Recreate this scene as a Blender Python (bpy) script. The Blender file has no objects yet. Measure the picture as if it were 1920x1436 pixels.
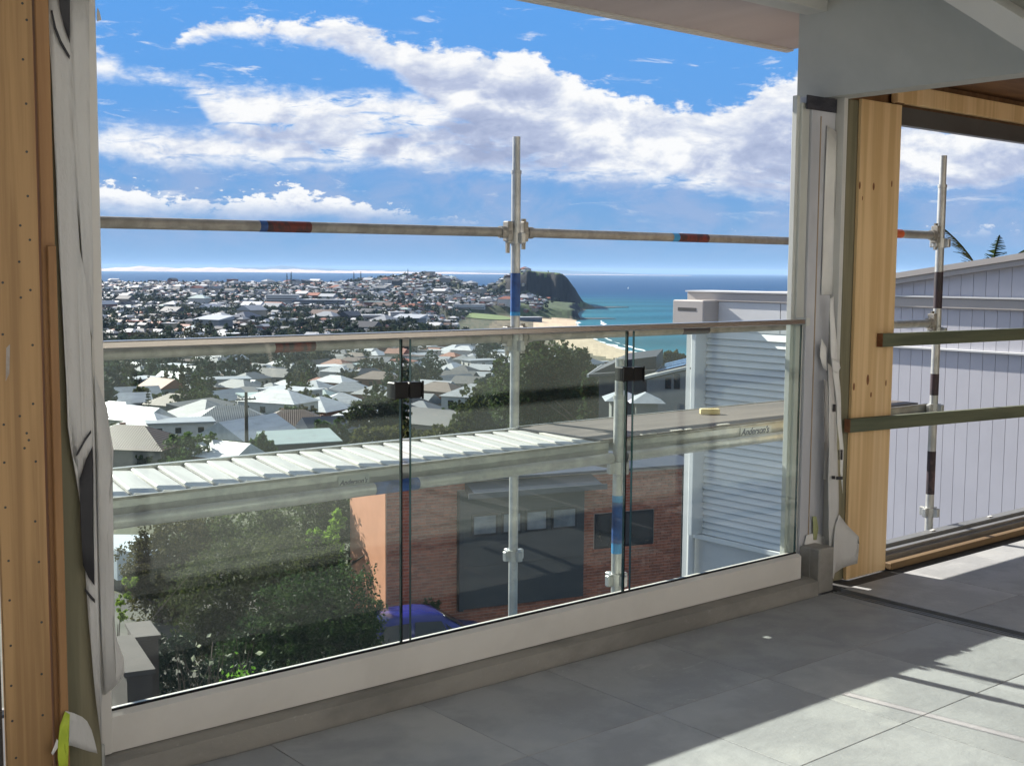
import bpy, math, random
import numpy as np
from mathutils import Matrix, Vector
rng = np.random.default_rng(7)
random.seed(7)
S = bpy.context.scene
R = math.radians

# ------------------------------------------------------------------ camera
F, CX, CY = 2267.0, 960.0, 718.0
HY = 508.5
AZ = R(39.8)
CAM = np.array([0.0, 0.0, 1.55])
_p = math.atan((CY - HY) / F); _r = R(0.45)
_f0 = np.array([math.sin(AZ), math.cos(AZ), 0.0]); _u0 = np.array([0, 0, 1.0]); _r0 = np.cross(_f0, _u0)
FW = _f0 * math.cos(_p) - _u0 * math.sin(_p)
_u1 = np.cross(_r0, FW)
RT = _r0 * math.cos(_r) + _u1 * math.sin(_r)
UP = np.cross(RT, FW)
cam = bpy.data.cameras.new('camera'); co = bpy.data.objects.new('camera', cam)
S.collection.objects.link(co); S.camera = co
cam.sensor_fit = 'HORIZONTAL'; cam.sensor_width = 36; cam.lens = 36 * F / 1920
cam.clip_start = 0.05; cam.clip_end = 300000
m = Matrix.Identity(4)
for i in range(3):
    m[i][0], m[i][1], m[i][2], m[i][3] = RT[i], UP[i], -FW[i], CAM[i]
co.matrix_world = m

def ray(px, py): return FW + RT * (px - CX) / F - UP * (py - CY) / F
def on(px, py, axis, val):
    r = ray(px, py); t = (val - CAM[axis]) / r[axis]; return CAM + r * t
def onY(px, py, y): return on(px, py, 1, y)
def onX(px, py, x): return on(px, py, 0, x)
def onZ(px, py, z): return on(px, py, 2, z)
def W(d, s, z=0.0):                                   # forward distance, sideways distance -> world
    return np.array([d * math.sin(AZ) + s * math.cos(AZ), d * math.cos(AZ) - s * math.sin(AZ), z])

# ------------------------------------------------------------------ light, sky, exposure
SUN_AZ, SUN_EL = R(-8.0), R(29.4)
SKY_STRENGTH, CLOUD_STRENGTH, EXPOSURE, SUN_STRENGTH = 0.06, 0.43, 1.3, 5.0
HAZE_DENSITY = 2.4e-5
sun = bpy.data.lights.new('sun', 'SUN'); sun.energy = SUN_STRENGTH; sun.angle = R(0.5); sun.color = (1.0, 0.94, 0.85)
so = bpy.data.objects.new('sun', sun); S.collection.objects.link(so)
sdir = Vector((math.sin(SUN_AZ) * math.cos(SUN_EL), math.cos(SUN_AZ) * math.cos(SUN_EL), math.sin(SUN_EL)))
so.rotation_euler = sdir.to_track_quat('Z', 'Y').to_euler()
S.view_settings.view_transform = 'Standard'; S.view_settings.look = 'None'
S.view_settings.gamma = 1; S.view_settings.exposure = EXPOSURE; S.view_settings.use_curve_mapping = False
S.cycles.use_denoising = True
S.cycles.max_bounces = 7; S.cycles.diffuse_bounces = 4; S.cycles.glossy_bounces = 3
S.cycles.transparent_max_bounces = 24; S.cycles.transmission_bounces = 4; S.cycles.volume_bounces = 0
S.cycles.caustics_reflective = False; S.cycles.caustics_refractive = False
S.cycles.sample_clamp_indirect = 6.0

world = bpy.data.worlds.new('World'); S.world = world; world.use_nodes = True

class NT:
    """tiny node-tree helper"""
    def __init__(s, tree): s.t = tree; s.n = tree.nodes; s.l = tree.links
    def new(s, typ, **kw):
        n = s.n.new(typ)
        for k, v in kw.items(): setattr(n, k, v)
        return n
    def put(s, sock, v):
        if isinstance(v, bpy.types.NodeSocket): s.l.new(v, sock)
        else: sock.default_value = v
    def math(s, op, a, b=None, c=None, clamp=False):
        n = s.new('ShaderNodeMath', operation=op, use_clamp=clamp)
        s.put(n.inputs[0], a)
        if b is not None: s.put(n.inputs[1], b)
        if c is not None: s.put(n.inputs[2], c)
        return n.outputs[0]
    def vec(s, x, y, z):
        n = s.new('ShaderNodeCombineXYZ'); s.put(n.inputs[0], x); s.put(n.inputs[1], y); s.put(n.inputs[2], z); return n.outputs[0]
    def noise(s, v, scale, detail=5, rough=0.55, dist=0.0):
        n = s.new('ShaderNodeTexNoise'); 
        if v is not None: s.l.new(v, n.inputs['Vector'])
        n.inputs['Scale'].default_value = scale; n.inputs['Detail'].default_value = detail
        n.inputs['Roughness'].default_value = rough; n.inputs['Distortion'].default_value = dist
        return n.outputs['Fac']
    def smooth(s, v, a, b):
        n = s.new('ShaderNodeMapRange', interpolation_type='SMOOTHSTEP'); s.put(n.inputs[0], v)
        s.put(n.inputs[1], a); s.put(n.inputs[2], b); n.inputs[3].default_value = 0; n.inputs[4].default_value = 1
        return n.outputs[0]
    def mix(s, f, a, b):
        n = s.new('ShaderNodeMix', data_type='RGBA'); s.put(n.inputs[0], f); s.put(n.inputs[6], a); s.put(n.inputs[7], b); return n.outputs[2]
    def ramp(s, f, pts):
        n = s.new('ShaderNodeValToRGB'); s.put(n.inputs[0], f)
        e = n.color_ramp.elements
        e[0].position, e[0].color = pts[0][0], (*pts[0][1], 1); e[1].position, e[1].color = pts[-1][0], (*pts[-1][1], 1)
        for p, c in pts[1:-1]: x = e.new(p); x.color = (*c, 1)
        return n.outputs[0]

def build_sky():
    k = NT(world.node_tree); k.n.clear()
    out = k.new('ShaderNodeOutputWorld')
    sky = k.new('ShaderNodeTexSky', sky_type='NISHITA'); sky.sun_disc = False
    sky.sun_elevation = SUN_EL; sky.sun_rotation = SUN_AZ
    sky.altitude = 80; sky.air_density = 1.0; sky.dust_density = 0.35; sky.ozone_density = 1.6
    hs = k.new('ShaderNodeHueSaturation'); hs.inputs['Saturation'].default_value = 1.0; k.l.new(sky.outputs[0], hs.inputs['Color'])
    bg1 = k.new('ShaderNodeBackground'); bg1.inputs['Strength'].default_value = SKY_STRENGTH
    tc = k.new('ShaderNodeTexCoord')
    def dot(v):
        n = k.new('ShaderNodeVectorMath', operation='DOT_PRODUCT'); k.l.new(tc.outputs['Generated'], n.inputs[0]); n.inputs[1].default_value = tuple(v); return n.outputs['Value']
    az = k.math('ARCTAN2', dot(_r0), dot(_f0))
    el = k.math('ARCSINE', dot((0, 0, 1)))
    q = 1.0 / (SKY_STRENGTH * 2 ** EXPOSURE)           # clear-air colour by height above the horizon
    air = k.ramp(k.math('MULTIPLY', el, 2.0), [(0.0, (.22 * q, .42 * q, .70 * q)), (.08, (.185 * q, .385 * q, .69 * q)), (.22, (.135 * q, .375 * q, .80 * q)), (.5, (.105 * q, .36 * q, .86 * q)), (1.0, (.075 * q, .25 * q, .66 * q))])
    k.l.new(k.mix(k.smooth(el, 0.95, 0.35), hs.outputs[0], air), bg1.inputs['Color'])
    A = k.math('ADD', az, 0.5)                         # azimuth -0.5 .. 0.5 rad -> 0..1
    E = k.math('MULTIPLY', el, 4.0)                    # elevation 0 .. 0.25 rad -> 0..1
    base = k.vec(az, k.math('MULTIPLY', el, 1.9), 0.0)
    n1 = k.noise(base, 16, 9, 0.62, 0.4)               # big lumps
    n2 = k.noise(base, 48, 8, 0.6, 0.2)                # billows
    flat = k.vec(az, k.math('MULTIPLY', el, 4.5), 3.7)
    n3 = k.noise(flat, 22, 9, 0.66, 0.6)               # wisps
    n5 = k.noise(base, 130, 6, 0.6, 0.2)
    c1 = k.math('SUBTRACT', n1, 0.5); c2 = k.math('ADD', k.math('SUBTRACT', n2, 0.5), k.math('MULTIPLY', k.math('SUBTRACT', n5, 0.5), 0.45)); c3 = k.math('SUBTRACT', n3, 0.5)
    def curve(pts):
        n = k.new('ShaderNodeFloatCurve'); k.l.new(A, n.inputs['Value'])
        cv = n.mapping.curves[0]
        q = []
        for px, py in pts:
            a = math.atan((px - 960) / F); e = math.atan((HY + 0.0078 * (px - 960) - py) / F * math.cos(a))
            q.append((a + 0.5, max(0.0, min(1.0, e * 4))))
        cv.points[0].location = q[0]; cv.points[1].location = q[-1]
        for p in q[1:-1]: cv.points.new(*p)
        n.mapping.use_clip = False; n.mapping.update()
        return n.outputs['Value']
    def layer(top, bot, at, ab, st, sb, nz=None):
        nz = nz or k.math('ADD', k.math('MULTIPLY', c1, .85), k.math('MULTIPLY', c2, 0.95))
        t = k.math('ADD', k.math('SUBTRACT', curve(top), E), k.math('MULTIPLY', nz, at))
        b = k.math('ADD', k.math('SUBTRACT', E, curve(bot)), k.math('MULTIPLY', nz, ab))
        return k.math('MULTIPLY', k.smooth(t, -st * .35, st), k.smooth(b, -sb * .35, sb)), t
    # A: the long upper belt, B: the left arm and main mass, D: low cumulus, W: thin high sheet
    mA, tA = layer([(100, 120), (310, 108), (350, 78), (420, 42), (520, 52), (640, 50), (760, 88), (880, 105), (970, 100), (1050, 142), (1180, 190), (1330, 205), (1500, 150), (1700, 235), (1940, 225)],
                   [(100, 118), (310, 98), (420, 92), (560, 92), (680, 128), (760, 172), (850, 235), (1000, 300), (1300, 340), (1500, 330), (1700, 360), (1940, 330)], 0.12, 0.08, 0.022, 0.035)
    mB, tB = layer([(100, 120), (200, 108), (260, 138), (400, 158), (560, 172), (740, 178), (900, 165), (1100, 195), (1300, 225), (1480, 215), (1700, 260), (1940, 250)],
                   [(100, 165), (200, 160), (300, 168), (370, 195), (420, 260), (560, 300), (800, 322), (1040, 330), (1250, 352), (1480, 380), (1700, 352), (1940, 330)], 0.085, 0.07, 0.05, 0.05)
    mC, tC = layer([(100, 225), (200, 232), (300, 248), (420, 240), (600, 250), (900, 250), (1200, 250), (1480, 250), (1940, 260)],
                   [(100, 305), (200, 298), (300, 318), (420, 318), (600, 322), (800, 318), (1000, 342), (1200, 350), (1480, 356), (1940, 330)], 0.09, 0.055, 0.06, 0.05)
    mD, tD = layer([(60, 352), (190, 352), (270, 350), (330, 374), (420, 372), (500, 362), (560, 362), (640, 382), (760, 394), (840, 408), (900, 430), (1100, 450), (1940, 440)],
                   [(60, 404), (190, 402), (330, 404), (560, 408), (760, 410), (840, 410), (900, 420), (1100, 440), (1940, 430)], 0.19, 0.03, 0.014, 0.06, k.math('ADD', k.math('MULTIPLY', c1, .7), k.math('MULTIPLY', c2, 1.1)))
    holes = k.smooth(n3, 0.31, 0.50)
    mB = k.math('MULTIPLY', mB, holes); mC = k.math('MULTIPLY', k.math('MULTIPLY', mC, k.smooth(n3, 0.28, 0.52)), k.math('SUBTRACT', 1.0, k.math('MULTIPLY', k.smooth(A, 0.52, 0.72), k.math('MULTIPLY', k.smooth(n3, 0.68, 0.42), 0.55))))
    # small scattered puffs and streaks below the main mass
    wis = k.math('MULTIPLY', k.smooth(n3, 0.56, 0.74), k.math('MULTIPLY', k.smooth(E, 0.10, 0.30), k.smooth(E, 1.25, 0.55)))
    veil = k.math('MULTIPLY', k.math('MULTIPLY', k.smooth(n1, 0.36, 0.62), k.smooth(E, 0.0, 0.16)), k.math('MULTIPLY', k.smooth(E, 0.55, 0.26), 0.55))
    m = mA
    for x in (mB, mC, mD): m = k.math('MAXIMUM', m, x)
    m = k.math('MAXIMUM', m, k.math('MULTIPLY', wis, 0.75))
    hi = k.math('MULTIPLY', k.smooth(k.noise(k.vec(k.math('MULTIPLY', az, .8), k.math('MULTIPLY', el, 2.2), 9.1), 3.0, 7, .6), 0.44, 0.58), k.smooth(el, .27, .42))  # high broken cloud above the view, added for white fill light
    m = k.math('MAXIMUM', m, k.math('MULTIPLY', hi, .9))
    m = k.math('MULTIPLY', m, 1.0, clamp=True)
    # relief: lumps compared with themselves a little up-sun, tops bright, deep parts lavender grey
    off = k.vec(k.math('ADD', az, -0.010), k.math('MULTIPLY', k.math('ADD', el, 0.010), 1.9), 0.0)
    r1 = k.math('SUBTRACT', n1, k.noise(off, 16, 9, 0.62, 0.4))
    r2 = k.math('SUBTRACT', n2, k.noise(off, 48, 8, 0.6, 0.2))
    n4 = k.noise(base, 9, 5, 0.5, 0.3)
    rel = k.math('ADD', k.math('MULTIPLY', r1, 1.9), k.math('MULTIPLY', r2, 0.55))
    deepA = k.math('MULTIPLY', k.smooth(tA, 0.01, 0.15), mA); deepB = k.math('MULTIPLY', k.smooth(tB, 0.03, 0.19), mB); deepD = k.math('MULTIPLY', k.smooth(tD, 0.01, 0.13), mD)
    dep = k.math('MULTIPLY', k.math('MAXIMUM', deepD, k.math('MAXIMUM', deepB, k.math('MULTIPLY', deepA, .8))), k.smooth(n4, 0.34, 0.56))
    sh = k.math('ADD', k.math('SUBTRACT', 0.93, k.math('MULTIPLY', dep, 0.86)), rel)
    col = k.ramp(sh, [(0.0, (0.34, 0.40, 0.58)), (0.40, (0.47, 0.53, 0.70)), (0.70, (0.70, 0.74, 0.83)), (0.95, (0.93, 0.93, 0.93))])
    bg2 = k.new('ShaderNodeBackground'); bg2.inputs['Strength'].default_value = CLOUD_STRENGTH; k.l.new(col, bg2.inputs['Color'])
    bg3 = k.new('ShaderNodeBackground'); bg3.inputs['Strength'].default_value = CLOUD_STRENGTH; bg3.inputs['Color'].default_value = (0.37, 0.45, 0.66, 1)
    ms0 = k.new('ShaderNodeMixShader'); k.l.new(veil, ms0.inputs[0]); k.l.new(bg1.outputs[0], ms0.inputs[1]); k.l.new(bg3.outputs[0], ms0.inputs[2])
    ms = k.new('ShaderNodeMixShader'); k.l.new(m, ms.inputs[0]); k.l.new(ms0.outputs[0], ms.inputs[1]); k.l.new(bg2.outputs[0], ms.inputs[2])
    k.l.new(ms.outputs[0], out.inputs[0])
build_sky()
world.cycles.sampling_method = 'MANUAL'; world.cycles.sample_map_resolution = 512

# ------------------------------------------------------------------ materials
MATS = {}
def mat(name, c1, c2=None, scale=6.0, rough=0.6, metal=0.0, bump=0.0, stretch=(1, 1, 1), rnd=0.0, detail=6, c3=None, spec=0.5, bscale=None, lo=0.35, hi=0.65, island=0.0, rrough=0.0):
    """procedural Principled: noise mix of c1/c2 in object space, per-object brightness rnd, per-island brightness, bump"""
    if name in MATS: return MATS[name]
    mt = bpy.data.materials.new(name); mt.use_nodes = True; k = NT(mt.node_tree)
    p = k.n['Principled BSDF']; p.inputs['Roughness'].default_value = rough; p.inputs['Metallic'].default_value = metal
    p.inputs['Specular IOR Level'].default_value = spec
    c2 = c2 or tuple(x * 0.85 for x in c1)
    tc = k.new('ShaderNodeTexCoord'); mp = k.new('ShaderNodeMapping'); mp.inputs['Scale'].default_value = stretch
    k.l.new(tc.outputs['Object'], mp.inputs['Vector'])
    oi = k.new('ShaderNodeObjectInfo'); ad = k.new('ShaderNodeVectorMath', operation='ADD')
    k.l.new(mp.outputs[0], ad.inputs[0]); k.l.new(k.math('MULTIPLY', oi.outputs['Random'], 37.0), ad.inputs[1])
    v = ad.outputs[0]
    n = k.noise(v, scale, detail, 0.6, 0.3)
    f = k.smooth(n, lo, hi)
    col = k.mix(f, (*c1, 1), (*c2, 1))
    if c3:
        col = k.mix(k.smooth(k.noise(v, scale * 0.37, 4, 0.6), 0.55, 0.72), col, (*c3, 1))
    if rnd or island:
        val = 1.0
        if rnd: val = k.math('ADD', k.math('MULTIPLY', oi.outputs['Random'], 2 * rnd), 1 - rnd)
        if island:
            g = k.new('ShaderNodeNewGeometry')
            iv = k.math('ADD', k.math('MULTIPLY', g.outputs['Random Per Island'], 2 * island), 1 - island)
            val = iv if not rnd else k.math('MULTIPLY', val, iv)
        hs = k.new('ShaderNodeHueSaturation'); k.l.new(col, hs.inputs['Color']); k.put(hs.inputs['Value'], val); col = hs.outputs[0]
    k.l.new(col, p.inputs['Base Color'])
    if rrough:
        k.l.new(k.math('ADD', k.math('MULTIPLY', n, rrough), rough - rrough / 2), p.inputs['Roughness'])
    if bump:
        b = k.new('ShaderNodeBump'); b.inputs['Strength'].default_value = bump; b.inputs['Distance'].default_value = 0.02
        k.l.new(k.noise(v, bscale or scale * 2.5, 6, 0.65), b.inputs['Height']); k.l.new(b.outputs[0], p.inputs['Normal'])
    MATS[name] = mt
    return mt
def leafmat(name, c1, c2, trans=0.35, scale=0.6):
    if name in MATS: return MATS[name]
    mt = bpy.data.materials.new(name); mt.use_nodes = True; k = NT(mt.node_tree)
    p = k.n['Principled BSDF']; p.inputs['Roughness'].default_value = 0.6; p.inputs['Specular IOR Level'].default_value = 0.10
    tc = k.new('ShaderNodeTexCoord'); oi = k.new('ShaderNodeObjectInfo'); g = k.new('ShaderNodeNewGeometry')
    ad = k.new('ShaderNodeVectorMath', operation='ADD'); k.l.new(tc.outputs['Object'], ad.inputs[0]); k.l.new(k.math('MULTIPLY', oi.outputs['Random'], 50.0), ad.inputs[1])
    f = k.math('ADD', k.math('MULTIPLY', k.smooth(k.noise(ad.outputs[0], scale, 3), 0.35, 0.65), 0.55), k.math('MULTIPLY', g.outputs['Random Per Island'], 0.45))
    col = k.mix(f, (*c1, 1), (*c2, 1))
    hs = k.new('ShaderNodeHueSaturation'); k.l.new(col, hs.inputs['Color'])
    k.l.new(k.math('ADD', k.math('MULTIPLY', oi.outputs['Random'], 0.5), 0.75), hs.inputs['Value'])
    k.l.new(k.math('ADD', k.math('MULTIPLY', oi.outputs['Random'], 0.05), 0.475), hs.inputs['Hue'])
    k.l.new(hs.outputs[0], p.inputs['Base Color'])
    tr = k.new('ShaderNodeBsdfTranslucent'); k.l.new(hs.outputs[0], tr.inputs['Color'])
    ms = k.new('ShaderNodeMixShader'); ms.inputs[0].default_value = trans
    k.l.new(p.outputs[0], ms.inputs[1]); k.l.new(tr.outputs[0], ms.inputs[2]); k.l.new(ms.outputs[0], k.n['Material Output'].inputs[0])
    MATS[name] = mt; return mt
def glassmat(name, tint, rough=0.0, gain=1.0, dirt_veil=0.0):
    if name in MATS: return MATS[name]
    mt = bpy.data.materials.new(name); mt.use_nodes = True; k = NT(mt.node_tree); k.n.remove(k.n['Principled BSDF'])
    tr = k.new('ShaderNodeBsdfTransparent'); tr.inputs[0].default_value = (*tint, 1)
    gl = k.new('ShaderNodeBsdfGlossy'); gl.inputs['Roughness'].default_value = rough
    fr = k.new('ShaderNodeFresnel'); fr.inputs['IOR'].default_value = 1.5
    ms = k.new('ShaderNodeMixShader'); gm = k.new('ShaderNodeNewGeometry')
    k.l.new(k.math('MULTIPLY', k.math('MULTIPLY', fr.outputs[0], gain, clamp=True), k.math('SUBTRACT', 1.0, gm.outputs['Backfacing'])), ms.inputs[0])
    k.l.new(tr.outputs[0], ms.inputs[1]); k.l.new(gl.outputs[0], ms.inputs[2]); sh = ms.outputs[0]
    if dirt_veil:  # translucent film paints in both dirt and the pale veil of reflections
        tc = k.new('ShaderNodeTexCoord'); df = k.new('ShaderNodeBsdfTranslucent'); df.inputs[0].default_value = (.62, .70, .64, 1)
        f = k.math('MULTIPLY', k.math('ADD', k.math('MULTIPLY', k.smooth(k.noise(tc.outputs['Object'], 1.3, 4, 0.5, 0.3), 0.3, 0.8), .5), .5), dirt_veil)
        m2 = k.new('ShaderNodeMixShader'); k.l.new(f, m2.inputs[0]); k.l.new(sh, m2.inputs[1]); k.l.new(df.outputs[0], m2.inputs[2]); sh = m2.outputs[0]
    k.l.new(sh, k.n['Material Output'].inputs[0]); MATS[name] = mt; return mt
def attrmat(name, rough=0.6, spec=0.4, noise=0.0, nscale=0.1):
    if name in MATS: return MATS[name]
    mt = bpy.data.materials.new(name); mt.use_nodes = True; k = NT(mt.node_tree)
    p = k.n['Principled BSDF']; p.inputs['Roughness'].default_value = rough; p.inputs['Specular IOR Level'].default_value = spec
    a = k.new('ShaderNodeAttribute', attribute_name='Col'); c = a.outputs['Color']
    if noise:
        tc = k.new('ShaderNodeTexCoord'); hs = k.new('ShaderNodeHueSaturation'); k.l.new(c, hs.inputs['Color'])
        k.l.new(k.math('ADD', k.math('MULTIPLY', k.noise(tc.outputs['Object'], nscale, 8, 0.7), 2 * noise), 1 - noise), hs.inputs['Value']); c = hs.outputs[0]
    k.l.new(c, p.inputs['Base Color']); MATS[name] = mt; return mt

PLASTER = mat('plasterboard', (.46, .47, .44), (.40, .41, .385), 1.3, .85, bump=.03, bscale=40)
CREAMW = mat('cream_lining', (.80, .74, .65), (.74, .68, .59), 1.1, .85)  # warm cream picked so the added room walls bounce warm light
PLASTER2 = mat('primed_board', (.62, .62, .59), (.56, .56, .53), 1.1, .8)
SOFFIT = mat('soffit_board', (.52, .46, .45), (.47, .41, .40), 2.0, .8, stretch=(1, .2, 1))
WHITE = mat('white_powdercoat', (.66, .645, .61), (.60, .585, .55), 2.5, .45, bump=.015, bscale=60)
CONCRETE = mat('kerb_concrete', (.30, .29, .265), (.20, .195, .18), 4, .85, bump=.25, bscale=30, c3=(.36, .35, .33), stretch=(.5, 1, 1))
TILE = mat('slate_tile', (.365, .373, .375), (.305, .312, .318), 3.6, .55, bump=.2, bscale=22, rnd=.12, c3=(.43, .435, .425), spec=.4, rrough=.3, lo=.4, hi=.6, detail=9)
def dusty(mt):
    k = NT(mt.node_tree); p = k.n['Principled BSDF']; src = p.inputs['Base Color'].links[0].from_socket
    tc = k.new('ShaderNodeTexCoord'); oi = k.new('ShaderNodeObjectInfo'); ad = k.new('ShaderNodeVectorMath', operation='ADD')
    k.l.new(tc.outputs['Object'], ad.inputs[0]); k.l.new(k.math('MULTIPLY', oi.outputs['Random'], 91.0), ad.inputs[1])
    mp = k.new('ShaderNodeMapping'); mp.inputs['Scale'].default_value = (1, 7, 1); mp.inputs['Rotation'].default_value = (0, 0, .7); k.l.new(ad.outputs[0], mp.inputs['Vector'])
    scuff = k.math('MULTIPLY', k.smooth(k.noise(mp.outputs[0], 3.2, 8, .7, 1.2), .60, .72), k.smooth(k.noise(ad.outputs[0], 2.0, 3), .45, .62))
    dust = k.math('MULTIPLY', k.smooth(k.noise(ad.outputs[0], 60, 3, .7), .60, .75), k.smooth(k.noise(ad.outputs[0], 2.6, 4), .42, .66))
    blot = k.smooth(k.noise(ad.outputs[0], 7.0, 7, .7, .6), .62, .80)
    c = k.mix(k.math('MULTIPLY', blot, .22), src, (.16, .165, .17, 1))
    c = k.mix(k.math('MULTIPLY', scuff, .6), c, (.56, .56, .54, 1)); c = k.mix(k.math('MULTIPLY', dust, .5), c, (.55, .54, .52, 1))
    k.l.new(c, p.inputs['Base Color'])
dusty(TILE); dusty(CONCRETE)
GROUT = mat('grout', (.07, .07, .07), (.05, .05, .05), 20, .9)
PLY = mat('plywood', (.44, .275, .125), (.31, .185, .08), 3.4, .66, stretch=(6, 6, .16), detail=10, bump=.08, bscale=9, c3=(.50, .33, .16), lo=.40, hi=.60)
PLYR = mat('pale_plywood', (.74, .53, .285), (.60, .405, .195), 3.0, .64, stretch=(5, 5, .16), detail=10, bump=.08, bscale=9, c3=(.78, .59, .35), lo=.40, hi=.60)
PINE = mat('pine_timber', (.36, .20, .085), (.26, .135, .055), 3, .65, stretch=(5, 5, .3), detail=8, bump=.1, bscale=8)
DARKPINE = mat('dark_timber', (.22, .12, .055), (.14, .075, .033), 3, .7, stretch=(5, 5, .3), detail=8, bump=.1)
DARKPINE2 = mat('stained_pine', (.17, .11, .05), (.12, .072, .032), 3, .7, stretch=(.3, 5, 5), detail=8, bump=.1)
TREATED = mat('treated_pine', (.23, .21, .135), (.15, .145, .09), 3, .75, stretch=(5, 5, .3), detail=8, bump=.15, c3=(.27, .23, .14))
BATTEN = mat('green_batten', (.125, .14, .085), (.075, .09, .055), 3, .75, stretch=(.3, 5, 5), detail=8, bump=.15)
ENDGRAIN = mat('end_grain', (.20, .085, .035), (.13, .05, .02), 25, .8)
WRAP = mat('building_wrap', (.60, .60, .585), (.53, .53, .52), 3, .7, bump=.55, bscale=6, stretch=(1, 1, .45))
WRAPW = mat('white_wrap', (.78, .78, .75), (.70, .70, .68), 5, .7, bump=.1, bscale=12)
INK = mat('black_print', (.018, .019, .024), (.026, .027, .033), 8, .6)
TAPE = mat('green_tape', (.50, .62, .05), (.40, .52, .04), 12, .5)
TAPE2 = mat('faded_green_tape', (.45, .48, .22), (.38, .40, .2), 12, .5)
STEEL = mat('primed_steel', (.56, .575, .61), (.46, .475, .51), 5, .6, bump=.05, c3=(.62, .625, .64), stretch=(1, 1, .35))
STEELW = mat('white_steel', (.58, .60, .56), (.50, .52, .49), 3, .4, stretch=(1, 1, .3))
BITUMEN = mat('bitumen_paint', (.02, .022, .035), (.045, .047, .06), 16, .55, stretch=(1, 1, 3), bump=.2)
DARKMETAL = mat('dark_gap', (.055, .055, .055), (.04, .04, .04), 8, .6)
BLACKM = mat('black_plastic', (.006, .006, .007), (.009, .009, .010), 9, .5, spec=.25)
GALV = mat('galvanised_steel', (.50, .51, .49), (.36, .375, .37), 9, .42, metal=.55, bump=.08, bscale=60, c3=(.56, .55, .50), rrough=.25)
GALVD = mat('weathered_steel', (.36, .345, .31), (.25, .24, .215), 12, .55, metal=.35, bump=.12, bscale=60, c3=(.42, .40, .36))
DECKM = mat('deck_metal', (.60, .60, .575), (.50, .50, .48), 5, .45, metal=.1, c3=(.66, .645, .58), stretch=(4, .5, 1))
FORMPLY = mat('form_ply', (.155, .132, .117), (.105, .09, .08), 3.5, .7, stretch=(.35, 2, 1), detail=8, bump=.1, c3=(.20, .185, .172))
BLUEP = mat('blue_paint', (.012, .045, .17), (.02, .09, .30), 14, .5)
BLUEL = mat('light_blue_paint', (.03, .22, .50), (.04, .30, .60), 14, .5)
REDP = mat('red_paint', (.16, .028, .018), (.035, .02, .022), 18, .55, stretch=(2, 1, 1))
ORANGEP = mat('orange_paint', (.62, .14, .045), (.50, .11, .04), 14, .5)
PURPLEP = mat('maroon_paint', (.035, .018, .026), (.018, .014, .018), 14, .55, c3=(.12, .07, .07))
ALU = mat('grey_aluminium', (.235, .24, .24), (.20, .205, .205), 3, .4, metal=.3)
ALUD = mat('dark_aluminium', (.13, .135, .135), (.11, .112, .112), 3, .4, metal=.3)
RAIL = mat('polished_rail', (.56, .55, .53), (.49, .48, .465), 3, .24, metal=.8, stretch=(.3, 1, 1))
GLASS = glassmat('balustrade_glass', (.90, .94, .923), 0.0, 1.15, .019)
GEDGE = mat('glass_edge', (.02, .06, .05), (.015, .05, .045), 8, .15)
WINDOWG = mat('window_glass', (.02, .026, .032), (.03, .038, .046), 2, .08, spec=.9)
OSB = mat('ceiling_ply', (.20, .095, .03), (.14, .062, .02), 3, .75, stretch=(1, 4, 1), detail=8)

# ------------------------------------------------------------------ object helpers
COL = S.collection
def link(o, parent=None):
    COL.objects.link(o)
    if parent is not None: o.parent = parent
    return o
def tag(o, label, cat, group=None, kind=None):
    if label: o['label'] = label
    if cat: o['category'] = cat
    if group: o['group'] = group
    if kind: o['kind'] = kind
    return o
def empty(name, label, cat, loc=(0, 0, 0), rz=0.0, group=None):
    o = bpy.data.objects.new(name, None); o.location = tuple(float(v) for v in loc); o.rotation_euler = (0, 0, rz); o.empty_display_size = .1
    link(o); return tag(o, label, cat, group)

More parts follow.
